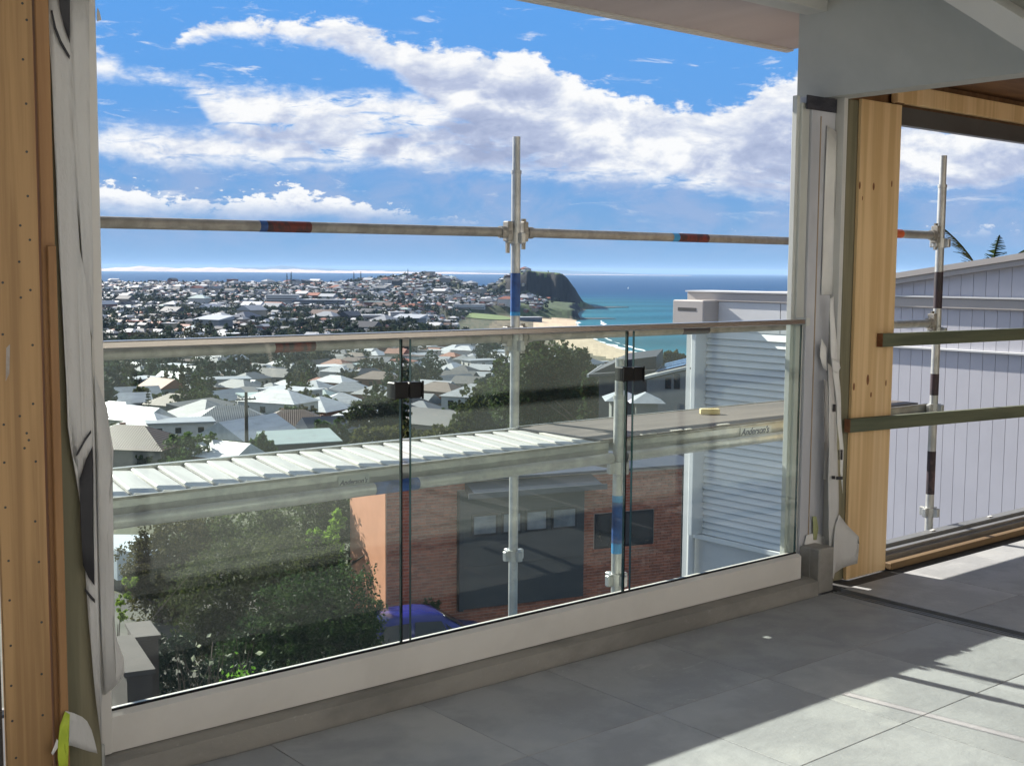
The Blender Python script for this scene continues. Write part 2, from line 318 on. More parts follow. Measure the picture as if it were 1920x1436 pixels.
class MB:
    """collects shapes into one mesh"""
    def __init__(s): s.v = []; s.f = []; s.sm = []
    def add(s, V, Fc, smooth=False):
        b = len(s.v); s.v += [tuple(float(c) for c in p) for p in V]; s.f += [tuple(i + b for i in f) for f in Fc]; s.sm += [smooth] * len(Fc); return s
    def box(s, x0, x1, y0, y1, z0, z1, M=None):
        V = [(x, y, z) for z in (z0, z1) for y in (y0, y1) for x in (x0, x1)]
        if M is not None: V = [tuple(M @ Vector(p)) for p in V]
        return s.add(V, [(0, 2, 3, 1), (4, 5, 7, 6), (0, 1, 5, 4), (2, 6, 7, 3), (0, 4, 6, 2), (1, 3, 7, 5)])
    def cbox(s, c, size, M=None):
        return s.box(c[0] - size[0] / 2, c[0] + size[0] / 2, c[1] - size[1] / 2, c[1] + size[1] / 2, c[2] - size[2] / 2, c[2] + size[2] / 2, M)
    def bbox(s, x0, x1, y0, y1, z0, z1, b=.003):
        """box with chamfered edges"""
        V = []; Fc = []
        for z, i in ((z0, b), (z0 + b, 0), (z1 - b, 0), (z1, b)):
            e = b
            x_0, x_1, y_0, y_1 = x0 + i, x1 - i, y0 + i, y1 - i
            V += [(x_0 + e, y_0, z), (x_1 - e, y_0, z), (x_1, y_0 + e, z), (x_1, y_1 - e, z), (x_1 - e, y_1, z), (x_0 + e, y_1, z), (x_0, y_1 - e, z), (x_0, y_0 + e, z)]
        for r in range(3):
            for i in range(8): Fc.append((r * 8 + i, r * 8 + (i + 1) % 8, r * 8 + 8 + (i + 1) % 8, r * 8 + 8 + i))
        Fc.append(tuple(range(7, -1, -1))); Fc.append(tuple(range(24, 32)))
        return s.add(V, Fc)
    def tube(s, a, b, r0, r1=None, n=14, cap=True, smooth=True):
        r1 = r0 if r1 is None else r1
        a, b = Vector(a), Vector(b); d = (b - a).normalized(); u = d.orthogonal().normalized(); w = d.cross(u)
        V = []
        for c, r in ((a, r0), (b, r1)):
            for i in range(n):
                t = 2 * math.pi * i / n; V.append(c + (u * math.cos(t) + w * math.sin(t)) * r)
        s.add(V, [(i, (i + 1) % n, n + (i + 1) % n, n + i) for i in range(n)], smooth)
        if cap: s.add(V, [tuple(range(n - 1, -1, -1)), tuple(range(n, 2 * n))])
        return s
    def path(s, pts, radii, n=8):
        for i in range(len(pts) - 1): s.tube(pts[i], pts[i + 1], radii[i], radii[i + 1], n, True)
        return s
    def prism(s, poly, axis, a, b):
        """poly in the two other axes, extruded along axis from a to b"""
        def P(q, t):
            q = list(q); q.insert(axis, t); return q
        n = len(poly)
        V = [P(q, a) for q in poly] + [P(q, b) for q in poly]
        return s.add(V, [tuple(range(n)), tuple(range(2 * n - 1, n - 1, -1))] + [(i, n + i, n + (i + 1) % n, (i + 1) % n) for i in range(n)])
    def mesh(s, name, m):
        me = bpy.data.meshes.new(name); me.from_pydata(s.v, [], s.f); me.materials.append(m)
        me.polygons.foreach_set('use_smooth', s.sm)
        import bmesh
        if len(s.f) < 20000:
            bm = bmesh.new(); bm.from_mesh(me); bmesh.ops.recalc_face_normals(bm, faces=bm.faces); bm.to_mesh(me); bm.free()
        me.update(); return me
    def build(s, name, m, parent=None, loc=None, rot=None):
        o = bpy.data.objects.new(name, s.mesh(name, m)); link(o, parent)
        if loc is not None: o.location = tuple(float(v) for v in loc)
        if rot is not None: o.rotation_euler = rot
        return o
def thing(mb, name, m, label, cat, group=None, kind=None): return tag(mb.build(name, m), label, cat, group, kind)
def inst(src, name, parent=None, loc=None, rot=None, scale=None, m=None):
    o = bpy.data.objects.new(name, src); link(o, parent)
    if loc is not None: o.location = tuple(float(v) for v in loc)
    if rot is not None: o.rotation_euler = rot
    if scale is not None: o.scale = scale
    if m is not None: o.material_slots[0].link = 'OBJECT'; o.material_slots[0].material = m
    return o
def npmesh(name, V, Fc, m, cols=None, smooth=False):
    V = np.asarray(V, dtype=np.float32); Fc = np.asarray(Fc, dtype=np.int32); n, k = Fc.shape
    me = bpy.data.meshes.new(name); me.vertices.add(len(V)); me.vertices.foreach_set('co', V.ravel())
    me.loops.add(n * k); me.loops.foreach_set('vertex_index', Fc.ravel()); me.polygons.add(n)
    me.polygons.foreach_set('loop_start', np.arange(n, dtype=np.int32) * k)
    try: me.polygons.foreach_set('loop_total', np.full(n, k, dtype=np.int32))
    except Exception: pass
    me.polygons.foreach_set('use_smooth', np.full(n, smooth))
    if cols is not None:                                     # one colour per face
        a = me.color_attributes.new('Col', 'FLOAT_COLOR', 'CORNER')
        c = np.ones((n * k, 4), np.float32); c[:, :3] = np.repeat(np.asarray(cols, np.float32), k, axis=0); a.data.foreach_set('color', c.ravel())
    me.materials.append(m); me.update(calc_edges=True); me.validate(); return me
def npobj(name, *a, parent=None, **kw): return link(bpy.data.objects.new(name, npmesh(name, *a, **kw)), parent)

def sheet(outline, y, thick, name, m, parent=None, wob=0.006, bend=None):
    """a thin hanging sheet: outline as picture points placed on the plane Y = y, gently rippled, real thickness"""
    import bmesh
    P = [onY(px, py, y) for px, py in outline]
    bm = bmesh.new(); vs = [bm.verts.new(p) for p in P]; f = bm.faces.new(vs)
    bmesh.ops.triangulate(bm, faces=bm.faces[:])
    bmesh.ops.subdivide_edges(bm, edges=bm.edges[:], cuts=3, use_grid_fill=True)
    for v in bm.verts:
        v.co.y += wob * (math.sin(v.co.z * 9 + v.co.x * 21) + .5 * math.sin(v.co.z * 23 + 1.3)) + (bend(v.co) if bend else 0)
    bmesh.ops.recalc_face_normals(bm, faces=bm.faces)
    g = bmesh.ops.extrude_face_region(bm, geom=bm.faces[:])
    for e in g['geom']:
        if isinstance(e, bmesh.types.BMVert): e.co.y += thick
    bmesh.ops.recalc_face_normals(bm, faces=bm.faces)
    me = bpy.data.meshes.new(name); bm.to_mesh(me); bm.free(); me.materials.append(m)
    for p in me.polygons: p.use_smooth = True
    return link(bpy.data.objects.new(name, me), parent)

# ================================================================== GROUND, SEA, FAR LAND
PROF_D = [0, 20, 36, 45, 60, 100, 143, 200, 300, 400, 540, 700, 900, 1300, 1800, 2300, 2700, 3000, 3200, 3500, 4200, 5200]
PROF_D0 = [10.2, 10.2, 10.2, 11, 14, 18.5, 22.5, 27, 34, 40, 45.5, 49.5, 52.5, 56, 58, 55, 45, 33, 28, 36, 70, 90]
COAST_D = [0, 700, 1000, 1126, 1260, 1395, 1600, 1870, 2000, 2060, 2200, 2450, 2640, 2750, 2900, 3100, 3300, 3600, 4200, 4800, 5300]
COAST_S = [420, 262, 170, 137, 114, 100, 90, 99, 106, 116, 112, 132, 172, 188, 190, 150, 120, 0, -600, -3000, -6000]
SEA = -78.45
def sstep(x, a, b):
    t = np.clip((x - a) / (b - a), 0, 1); return t * t * (3 - 2 * t)
def hash2(d, s):
    return (np.sin(d * .021 + 1.3) * np.cos(s * .027 + .7) + .6 * np.sin(d * .053 + s * .041) + .4 * np.cos(s * .09 - d * .03))
def terrain(d, s):
    d = np.asarray(d, float); s = np.asarray(s, float)
    drop = np.interp(d, PROF_D, PROF_D0)
    e = 80 - drop                                             # height above the sea
    rid = sstep(d, 2300, 3050)
    e = e + rid * np.interp(s, [-1500, -1050, -480, -330, -150, 120], [-16, -14, -9, 8, 25, 30]) * (1 - sstep(d, 3200, 3700))
    e = e + hash2(d, s) * np.clip((d - 250) / 700, 0, 1) * 1.3
    c = np.interp(d, COAST_D, COAST_S) - s
    beach = np.interp(c, [-300, -40, 0, 62, 95, 190, 430], [-20, -4, 0, 3.4, 6, 13, 90])
    bluff = np.interp(c, [-300, -30, 0, 9, 60, 300], [-20, -6, 1, 16, 20, 90])
    wb = sstep(d, 1975, 2035) * (1 - sstep(d, 2480, 2560))
    lim = beach * (1 - wb) + bluff * wb
    wl = sstep(d, 3250, 3500)
    lim = lim * (1 - wl) + np.interp(c, [-300, -40, 0, 200, 500], [-20, -6, 0, 22, 60]) * wl
    e = np.minimum(e, lim)
    hz = np.interp(s, [-60, 0, 30, 112, 121, 130, 139, 150, 158, 172, 182, 195], [66, 74, 80, 75, 66, 52, 40, 22, 13, 6, 1, -6]) + 1.5 * np.sin(s * .12 + d * .02)
    wob = 22 * np.sin(s * .07) + 14 * np.sin(s * .19 + 2) + 9 * np.sin(s * .43)
    front = sstep(d + wob * .5, 2600, 2672) * (1 - sstep(d, 3020, 3300)) * sstep(s, -90, 10)
    e = np.where(front > 0.001, np.maximum(e, e * (1 - front) + np.where(hz > e, hz, e) * front), e)
    e = np.where((c < -10) & (s > 196), np.minimum(e, -4), e)
    return SEA + e
def ground_at(px, py, dmin=14.0):
    """the place where the sight line through a picture point meets the ground: (forward distance, sideways, height)"""
    r = ray(px, py); k = (px - CX) / F
    ds = np.geomspace(dmin, 4600, 3000)
    fh = r @ _f0; sh = r @ _r0
    t = ds / fh; z = CAM[2] + t * r[2]; s = t * sh
    g = terrain(ds, s); i = np.argmax(z <= g)
    return (ds[i], s[i], g[i]) if (z <= g).any() else (4500, 4500 * sh / fh, SEA)

def build_terrain():
    dd = np.concatenate([np.array([-14, 0, 8, 16, 22, 28, 34, 38, 42, 46, 52, 58, 66, 76, 88, 100]), np.geomspace(112, 1900, 84), np.arange(1925, 3350, 13.0), np.geomspace(3360, 5200, 18)])
    tt = np.concatenate([np.linspace(-1.6, -.5, 26), np.linspace(-.48, -.12, 70), np.linspace(-.115, .16, 130), np.linspace(.17, .9, 40)])
    D, T = np.meshgrid(dd, tt, indexing='ij'); Sx = T * (np.abs(D) + 12)
    Z = terrain(D, Sx)
    V = np.stack([D * math.sin(AZ) + Sx * math.cos(AZ), D * math.cos(AZ) - Sx * math.sin(AZ), Z], -1).reshape(-1, 3)
    nd, nt = D.shape; i = np.arange(nd - 1)[:, None] * nt + np.arange(nt - 1)[None]
    Fc = np.stack([i, i + 1, i + nt + 1, i + nt], -1).reshape(-1, 4)
    ctr = V[Fc].mean(1); d = ctr @ _f0; s = ctr @ _r0; e = ctr[:, 2] - SEA
    nrm = np.cross(V[Fc[:, 1]] - V[Fc[:, 0]], V[Fc[:, 3]] - V[Fc[:, 0]]); nrm /= np.linalg.norm(nrm, axis=1)[:, None] + 1e-9
    steep = np.abs(nrm[:, 2]) < .80
    c = np.interp(d, COAST_D, COAST_S) - s
    rr = rng.random(len(d))[:, None]
    col = np.array([.045, .06, .028]) * (1 - rr) + np.array([.085, .085, .05]) * rr
    sand = (e < 3.6) & (e > -3) & ~((d > 1990) & (d < 3250))
    scrub = (e >= 3.6) & (e < 8) & (d > 900) & (d < 2000)
    col[scrub] = np.array([.13, .115, .07]) * (.7 + .5 * rr[scrub])
    col[sand] = np.array([.46, .37, .255]) * (.92 + .16 * rr[sand])
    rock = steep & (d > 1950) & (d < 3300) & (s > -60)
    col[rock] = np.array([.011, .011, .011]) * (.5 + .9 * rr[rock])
    slope = (~steep) & (d > 1960) & (d < 2660) & (s > 10) & (e > 5)
    col[slope] = np.array([.05, .075, .03]) * (.6 + .8 * rr[slope])
    top = (~steep) & (d > 2560) & (d < 3250) & (s > 5) & (e > 20)
    col[top] = np.array([.055, .085, .025]) * (.7 + .7 * rr[top])
    col[d < 40] = np.array([.075, .075, .07])
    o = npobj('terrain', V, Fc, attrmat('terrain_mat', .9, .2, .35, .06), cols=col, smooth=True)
    o['kind'] = 'structure'
    # sea sheet
    dd = np.concatenate([[150, 400], np.geomspace(700, 4000, 90), np.geomspace(4200, 58000, 50)]); tt = np.linspace(-1.3, 1.3, 260)
    D, T = np.meshgrid(dd, tt, indexing='ij'); Sx = D * T
    V = np.stack([D * math.sin(AZ) + Sx * math.cos(AZ), D * math.cos(AZ) - Sx * math.sin(AZ), np.full_like(D, SEA)], -1).reshape(-1, 3)
    nd, nt = D.shape; i = np.arange(nd - 1)[:, None] * nt + np.arange(nt - 1)[None]
    Fc = np.stack([i, i + 1, i + nt + 1, i + nt], -1).reshape(-1, 4); ctr = V[Fc].mean(1); d = ctr @ _f0; s = ctr @ _r0
    c = s - np.interp(d, COAST_D, COAST_S, right=-9000)
    w = np.exp(-np.clip(c, 0, None) / 330)[:, None]; w2 = np.exp(-np.clip(c, 0, None) / 1500)[:, None]
    reef = (.5 + .5 * np.sin(d * .018 + s * .004 + 1.5 * np.sin(s * .013)))[:, None] * np.exp(-np.clip(c, 0, None) / 700)[:, None]
    deep = np.array([.010, .050, .125]); mid = np.array([.011, .072, .150]); sh = np.array([.028, .135, .175])
    col = deep * (1 - w2) + mid * w2; col = col * (1 - w) + sh * w; col = col * (1 - .30 * reef)
    mt = attrmat('sea_mat', .5, .06, .16, .002); k = NT(mt.node_tree); p = k.n['Principled BSDF']; p.inputs['IOR'].default_value = 1.33
    tc = k.new('ShaderNodeTexCoord'); b = k.new('ShaderNodeBump'); b.inputs['Strength'].default_value = .8; b.inputs['Distance'].default_value = 1.6
    k.l.new(k.noise(tc.outputs['Object'], .055, 6, .6), b.inputs['Height']); k.l.new(b.outputs[0], p.inputs['Normal'])
    o = npobj('sea', V, Fc, mt, cols=col, smooth=True); o['kind'] = 'structure'
    # lines of surf along the beach, each a thin broken ribbon of foam on the water
    foam = mat('foam', (.80, .83, .84), (.60, .68, .70), .12, .9)
    for j, (off, wid, d0, d1) in enumerate(((1, 5, 900, 1930), (16, 3, 960, 1800), (40, 4, 1500, 2000))):
        ds = np.linspace(d0, d1, 220); base = np.interp(ds, COAST_D, COAST_S) + off
        ws = wid * np.clip(.55 + .6 * np.sin(ds * .03 + j) + .5 * np.sin(ds * .11 + 2 * j) + rng.normal(0, .15, len(ds)), .05, None)
        V = []; Fq = []
        for q, (a, b_, w_) in enumerate(zip(ds, base, ws)):
            V += [W(a, b_ - w_ * .5, SEA + .06 + .02 * j), W(a, b_ + w_, SEA + .06 + .02 * j)]
            if q: n = 2 * q; Fq.append((n - 2, n - 1, n + 1, n))
        f = npobj('surf', V, Fq, foam); f['kind'] = 'stuff'
    # rock shelf at the foot of the headland
    V = []; n = 40; mb = MB(); ring = []
    for i in range(n):
        a = 2 * math.pi * i / n; rad = 1 + .25 * math.sin(3 * a + 1) + .15 * math.sin(7 * a)
        ring.append(W(2730 + 44 * rad * math.sin(a), 184 + 58 * rad * math.cos(a), 0)[:2])
    mb.prism([tuple(p) for p in ring], 2, SEA - 2, SEA + 1.2)
    ring = [W(2075 + 16 * (1 + .3 * math.sin(3 * a)) * math.sin(a), 136 + 34 * (1 + .2 * math.cos(2 * a)) * math.cos(a), 0)[:2] for a in np.linspace(0, 2 * math.pi, 30, endpoint=False)]
    mb.prism([tuple(p) for p in ring], 2, SEA - 2, SEA + .7)
    o = mb.build('rock_shelf', mat('wet_rock', (.05, .045, .04), (.09, .075, .055), .05, .7)); o['kind'] = 'structure'
    # the long sand spit and hills across the bay
    dune = mat('pale_sand', (.66, .48, .34), (.54, .40, .29), .004, .9)
    ss = np.linspace(-15500, 4500, 300)
    h = np.interp(ss, [-15500, -10500, -9500, -7000, -4500, -1500, 500, 4500], [60, 70, 112, 92, 62, 36, 16, 4]) * (1 + .16 * np.sin(ss * .0031) + .10 * np.sin(ss * .011)) 
    V = []; Fq = []
    for i, (s_, h_) in enumerate(zip(ss, h)):
        dq = 30000 + 500 * math.sin(s_ * .0006)
        V += [W(dq, s_, SEA - 1), W(dq + 300, s_, SEA + h_ * .35), W(dq + 900, s_, SEA + h_), W(dq + 2400, s_, SEA + h_ * .7)]
        if i:
            for q in range(3): n = 4 * (i - 1) + q; Fq.append((n, n + 1, n + 5, n + 4))
    o = npobj('sand_spit', V, Fq, dune, smooth=True); o['kind'] = 'structure'
    bush = mat('far_bush', (.03, .045, .03), (.05, .06, .04), .002, .9)
    for j, (d0, pts) in enumerate(((34000, [(-16000, 190), (-12800, 170), (-11300, 150), (-9000, 130), (-6000, 90), (-2000, 55), (1000, 20), (3500, 2)]),
                                   (47000, [(-14000, 150), (-11000, 260), (-9800, 330), (-8800, 420), (-7900, 300), (-6500, 190), (-3000, 150), (-500, 230), (900, 300), (2400, 220), (4200, 120), (5200, 5)]))):
        ss = np.linspace(pts[0][0], pts[-1][0], 160); h = .5 * np.interp(ss, *zip(*pts)) * (1 + .10 * np.sin(ss * .004) + .06 * np.sin(ss * .013)); V = []; Fq = []
        for i, (s_, h_) in enumerate(zip(ss, h)):
            V += [W(d0, s_, SEA - 1), W(d0 + 500, s_, SEA + h_), W(d0 + 3000, s_, SEA + h_ * .6)]
            if i:
                for q in range(2): n = 3 * (i - 1) + q; Fq.append((n, n + 1, n + 4, n + 3))
        o = npobj('far_hills', V, Fq, bush, smooth=True); o['kind'] = 'structure'
build_terrain()

# ================================================================== THE ROOM
def build_room():
    fl = MB().box(-1.3, 4.915, -2.3, 3.458, -.25, -.008).box(4.995, 8.2, -2.3, 3.6, -.25, -.008).box(4.915, 4.995, -2.3, 3.5, -.25, -.02)
    f = fl.build('floor', GROUT); f['kind'] = 'structure'
    xs = [2.455 + .6 * i for i in range(-6, 5)]; ys = [3.45 - .6 * i for i in range(0, 10)]
    me = MB().bbox(-.2985, .2985, -.2985, .2985, -.008, 0, .0015).mesh('tile', TILE)
    for i in range(len(xs) - 1):
        for j in range(len(ys) - 1):
            inst(me, 'tile', f, ((xs[i] + xs[i + 1]) / 2, (ys[j] + ys[j + 1]) / 2, .0004 * ((i * 7 + j * 3) % 3)), (0, 0, math.pi * ((i * 5 + j * 3) % 2)))
    sm = MB().bbox(-.028, .028, -.2985, .2985, -.008, 0, .0015).mesh('tile', TILE)
    for j in range(len(ys) - 1): inst(sm, 'tile', f, (4.886, (ys[j] + ys[j + 1]) / 2, 0))
    for i in range(5):
        for j in range(9): inst(me, 'tile', f, (5.30 + .6 * i, 3.15 - .6 * j, 0), (0, 0, math.pi * ((i + j) % 2)))
    t = empty('door_track', 'grey recessed metal door track across the floor between the two rooms', 'door track')
    MB().box(4.918, 4.926, -1.5, 3.44, -.02, .004).box(4.984, 4.993, -1.5, 3.44, -.02, .010).build('track_edge', ALU, t)
    MB().box(4.926, 4.984, -1.5, 3.44, -.02, -.010).build('track_bed', DARKMETAL, t)
    MB().box(4.950, 4.957, -1.5, 3.44, -.010, .001).build('track_rib', ALU, t)
    # masonry upstand under the balustrade
    k = MB().prism([(3.46, -.02), (3.62, -.02), (3.62, .078), (3.50, .074), (3.463, .066)], 0, 1.0, 4.828)
    thing(k, 'concrete_kerb', CONCRETE, 'low grey concrete kerb along the tiled floor under the white balustrade channel', 'kerb')
    # upper structure
    thing(MB().box(4.95, 5.075, 1.2, 3.765, 2.395, 3.6), 'plaster_bulkhead', PLASTER, 'grey plasterboard bulkhead hanging over the gap between the two rooms', 'bulkhead')
    thing(MB().box(-1.2, 4.948, 3.60, 3.72, 2.80, 3.5), 'head_beam', PLASTER2, 'white lined beam above the balustrade opening', 'beam')
    so_ = empty('eave', 'pale pinkish eave lining outside above the balustrade with white edge trim', 'eave')
    MB().box(-1.2, 5.9, 3.722, 4.545, 2.86, 2.90).build('soffit', SOFFIT, so_)
    MB().box(-1.2, 5.9, 4.546, 4.575, 2.845, 3.1).build('fascia', WHITE, so_)
    MB().box(-1.2, 5.9, 4.522, 4.5455, 2.848, 2.859).build('edge_trim', PLASTER2, so_)
    MB().box(4.50, 4.945, 3.735, 3.78, 2.842, 2.859).build('batten', PINE, so_)
    # sloping lining in the top corner
    q = MB(); y0, z0 = 3.25, 2.743 + .707 * .34; y1, z1 = 2.2, 2.743 - .707 * .71
    q.prism([(y0, z0), (y1, z1), (y1, z1 + .12), (y0, z0 + .12)], 0, 4.70, 4.947)
    thing(q, 'sloping_ceiling', PLASTER2, 'pale sloping ceiling lining in the top corner beside the grey bulkhead', 'ceiling lining')
    # right-hand opening
    wf = empty('window_frame', 'grey aluminium frame of the glassless window beyond the plywood sheet', 'window frame')
    MB().box(5.50, 8.2, 3.60, 3.72, 2.335, 2.41).box(5.50, 8.2, 3.595, 3.61, 2.318, 2.337).build('frame_head', ALUD, wf)
    MB().box(5.50, 8.2, 3.615, 3.64, .0, .045).box(5.50, 8.2, 3.64, 3.67, .0, .062).box(5.50, 8.2, 3.67, 3.70, 0, .050).box(5.50, 8.2, 3.70, 3.76, 0, .075).build('frame_sill', ALU, wf)
    cm = MB().box(-.02, .02, -.008, .008, 0, .006).mesh('clip', WRAPW)
    for x in (5.72, 6.28, 6.92): inst(cm, 'clip', wf, (x, 3.73, .0755))
    thing(MB().bbox(5.535, 8.2, 3.515, 3.56, 0, .036, .004), 'timber_base_plate', DARKPINE2, 'brown timber base plate on the floor below the window sill', 'timber')
    lt = thing(MB().bbox(5.53, 8.2, 3.575, 3.615, 2.425, 2.52, .003), 'timber_lintel', PLYR, 'pale timber lintel over the head of the far window', 'timber')
    thing(MB().box(5.08, 8.2, 1.2, 3.74, 2.56, 2.60), 'plywood_ceiling', OSB, 'orange brown plywood ceiling above the far window', 'ceiling')
    thing(MB().box(5.08, 8.2, 3.63, 3.70, 2.412, 2.558), 'timber_packer', DARKPINE, 'dark timber packer filling the gap above the far window head', 'timber')
    thing(MB().box(5.545, 5.60, 3.58, 3.60, 2.42, 2.555), 'timber_block', DARKPINE, 'short dark timber block at the end of the lintel by the plywood', 'timber')
    # plywood and stud between the openings
    pl = empty('plywood_sheet', 'tall pale plywood sheet with brown knots beside the far window', 'plywood sheet')
    MB().bbox(5.175, 5.525, 3.545, 3.563, 0.0, 2.405, .0015).build('board', PLYR, pl)
    kn = mat('knot', (.16, .06, .02), (.26, .11, .04), 40, .7)
    for px, py, rx, rz in ((1612, 348, 2.5, 7), (1638, 350, 3, 7), (1672, 345, 2, 6), (1617, 372, 1.2, 4), (1627, 712, 4, 10), (1601, 725, 3, 7), (1633, 740, 2.5, 5), (1661, 718, 2, 6)):
        c = onY(px, py, 3.545); g = MB(); sc = .0027
        g.prism([(c[0] + rx * sc * math.cos(a), c[2] + rz * sc * math.sin(a)) for a in np.linspace(0, 2 * math.pi, 12, endpoint=False)], 1, 3.5440, 3.5450).build('knot', kn, pl)
    thing(MB().bbox(5.095, 5.190, 3.566, 3.64, 0.0, 2.40, .003), 'timber_stud', TREATED, 'grey green treated timber stud between the steel post and the pale plywood', 'timber stud')
    for nm, px, py, qx, qy, lab in (('lower', 1589, 798, 1925, 770, 'lower green treated batten nailed across the plywood and the far window'), ('upper', 1650, 638, 1925, 626, 'upper green treated batten crossing the far window')):
        a = onY(px, py, 3.525); b = onY(qx, qy, 3.525); d = (b - a); L = np.linalg.norm(d) + .6; ang = math.atan2(d[2], d[0])
        t = empty('timber_batten', lab, 'timber batten', (a[0], 3.525, a[2])); t.rotation_euler = (0, -ang, 0)
        MB().bbox(.0005, L, -.017, .017, -.034, .034, .002).build('bar', BATTEN, t)
        MB().box(-.002, 0, -.0165, .0165, -.0335, .0335).build('cut_end', ENDGRAIN, t)
    # back of the room (seen mirrored in the glass), shaped to bounce sun indoors
    bw = empty('back_wall', 'cream lined wall at the back of the room mirrored in the glass', 'wall')
    MB().box(1.0, 9.0, -3.2, -3.05, -.2, 2.9).build('lining', CREAMW, bw)
    MB().box(8.15, 8.2, -3.0, 3.5, 0, 2.56).build('side_lining', OSB, bw)  # unseen brown wall added so the top rail mirrors something dark
    rf = MB()
    for i in range(3): rf.box(-1.3, 8.2, -2.9 + i * .9, -2.855 + i * .9, 2.70, 2.86)
    rf.box(-1.3, 4.94, .3, 3.595, 2.87, 2.95).box(5.08, 8.2, -.2, 1.19, 2.56, 2.62)  # ceiling stops short so sun reaches the back wall
    thing(MB().box(-1.45, -1.3, -3.2, 3.5, -.2, 2.95), 'side_wall', CREAMW, 'unseen pale side wall added behind the camera to shape the light', 'wall')
    thing(MB().box(-1.3, 1.0, -3.2, -3.05, -.2, 2.9), 'rear_wall', CREAMW, 'unseen pale rear wall added behind the camera to bounce light', 'wall')
    MB().box(.0, .01, 0, .01, 0, .01)
    thing(rf, 'ceiling_framing', PLASTER2, 'unseen pale ceiling over the room, cut short to let sun in', 'ceiling framing')
build_room()

def build_left_frame():
    p = empty('plywood_lining', 'tall brown plywood panel with nail holes at the left edge of the opening', 'plywood panel')
    MB().bbox(1.012, 1.137, 3.40, 3.418, -.0, 3.2, .001).build('board', PLY, p)
    h = MB()
    for px, py in ((42, 7), (50, 38), (43, 112), (49, 195), (50, 285), (52, 368), (38, 423), (56, 450), (36, 491), (57, 544), (5, 530), (39, 558), (5, 627), (61, 647), (62, 757), (37, 780), (7, 796), (50, 812), (54, 825), (46, 840), (8, 867), (67, 865), (10, 951), (66, 977), (16, 1051), (73, 1053), (18, 1125), (78, 1166), (20, 1210), (78, 1263), (21, 1285), (80, 1340), (23, 1351), (30, 1420)):
        c = onY(px, py, 3.40)
        if 1.014 < c[0] < 1.135: h.tube((c[0], 3.3994, c[2]), (c[0], 3.4005, c[2]), .0036, n=8, smooth=False)
    h.build('nail_head', DARKMETAL, p)['kind'] = 'stuff'
    c = onY(14, 680, 3.3995); MB().prism([(c[0] - .006, c[2] - .05), (c[0] + .004, c[2] - .03), (c[0] + .008, c[2] + .05), (c[0] - .002, c[2] + .04)], 1, 3.399, 3.4).build('primer_smear', mat('smear', (.40, .36, .33), (.33, .29, .25), 30, .7), p)
    thing(MB().bbox(.55, 1.008, 3.42, 3.44, 0, 3.2, .001), 'wall_backing', DARKMETAL, 'dark wall lining behind the left edge of the brown plywood', 'wall lining')
    thing(MB().box(1.12, 1.20, 3.455, 3.47, 0, 3.2), 'shadow_lining', DARKPINE, 'dark strip put in for the shade of the gap behind the brown plywood', 'timber')  # dark strip stands for the shade inside the gap
    thing(MB().bbox(1.146, 1.184, 3.405, 3.452, 0, 3.2, .003), 'timber_stud', PINE, 'brown timber stud beside the nailed plywood panel', 'timber stud')
    thing(MB().bbox(1.158, 1.181, 3.388, 3.404, 0, 1.61, .002), 'timber_cleat', PINE, 'thin brown cleat fixed to the face of the left stud', 'timber')
    thing(MB().bbox(1.186, 1.300, 3.456, 3.50, 0, 3.2, .003), 'timber_stud', TREATED, 'green grey treated stud behind the hanging building wrap', 'timber stud')
    thing(MB().bbox(1.300, 1.352, 3.505, 3.60, .08, 3.2, .003), 'steel_jamb', WHITE, 'beige steel jamb at the left end of the balustrade', 'jamb')
    wr = empty('building_wrap', 'torn white building wrap with black print hanging down the left jamb', 'building wrap')
    outer = [(92, -12), (92, 40), (97, 150), (101, 260), (108, 400), (114, 520), (121, 660), (124, 730), (127, 800), (134, 850), (146, 880), (154, 960), (160, 1060), (166, 1160), (174, 1260), (182, 1330), (190, 1395), (190, 1300), (183, 1180), (178, 1040), (174, 900), (172, 760), (172, 640), (160, 520), (150, 470), (140, 330), (135, 200), (133, 60), (132, -12)]
    sheet(outer, 3.440, .0015, 'wrap_sheet', WRAP, wr, .003)
    second = [(130, -12), (134, 120), (137, 300), (148, 420), (153, 470), (159, 560), (170, 620), (176, 640), (174, 470), (170, 300), (168, 120), (166, -12)]
    sheet(second, 3.452, .0015, 'wrap_fold', WRAP, wr, .002)
    bulge = [(176, 640), (178, 700), (190, 735), (202, 765), (206, 800), (213, 845), (210, 885), (203, 930), (200, 990), (205, 1080), (212, 1150), (220, 1200), (233, 1235), (234, 1262), (218, 1285), (196, 1302), (190, 1180), (184, 1000), (180, 820)]
    sheet(bulge, 3.492, .0015, 'wrap_flap', WRAP, wr, .004)
    for pts in ([(109, -10), (131, -10), (132, 40), (132, 82), (122, 52), (114, 22)], [(96, 20), (99, 19), (106, 50), (116, 76), (132, 105), (131, 112), (113, 82), (102, 54)],
                [(141, 856), (142, 851), (158, 822), (170, 806), (171, 811), (160, 826), (146, 852)], [(149, 897), (160, 862), (173, 836), (175, 960), (178, 1098), (166, 1082), (156, 1060), (152, 980)], [(160, 1102), (170, 1114), (179, 1124), (179, 1131), (169, 1121), (160, 1108)]):
        sheet(pts, 3.4325, .0004, 'printed_mark', INK, wr, .003)
    sheet([(183, 15), (187, 25), (190, 38), (182, 41), (181, 25)], 3.50, .001, 'torn_corner', WRAP, wr, .001)
    fl = empty('wrap_flap_with_tape', 'loose white wrap flap with lime green tape at the foot of the left jamb', 'wrap flap')
    sheet([(124, 1333), (139, 1337), (155, 1344), (164, 1352), (172, 1368), (178, 1390), (183, 1412), (166, 1408), (135, 1398), (121, 1397)], 3.372, .0015, 'flap', WRAP, fl, .004)
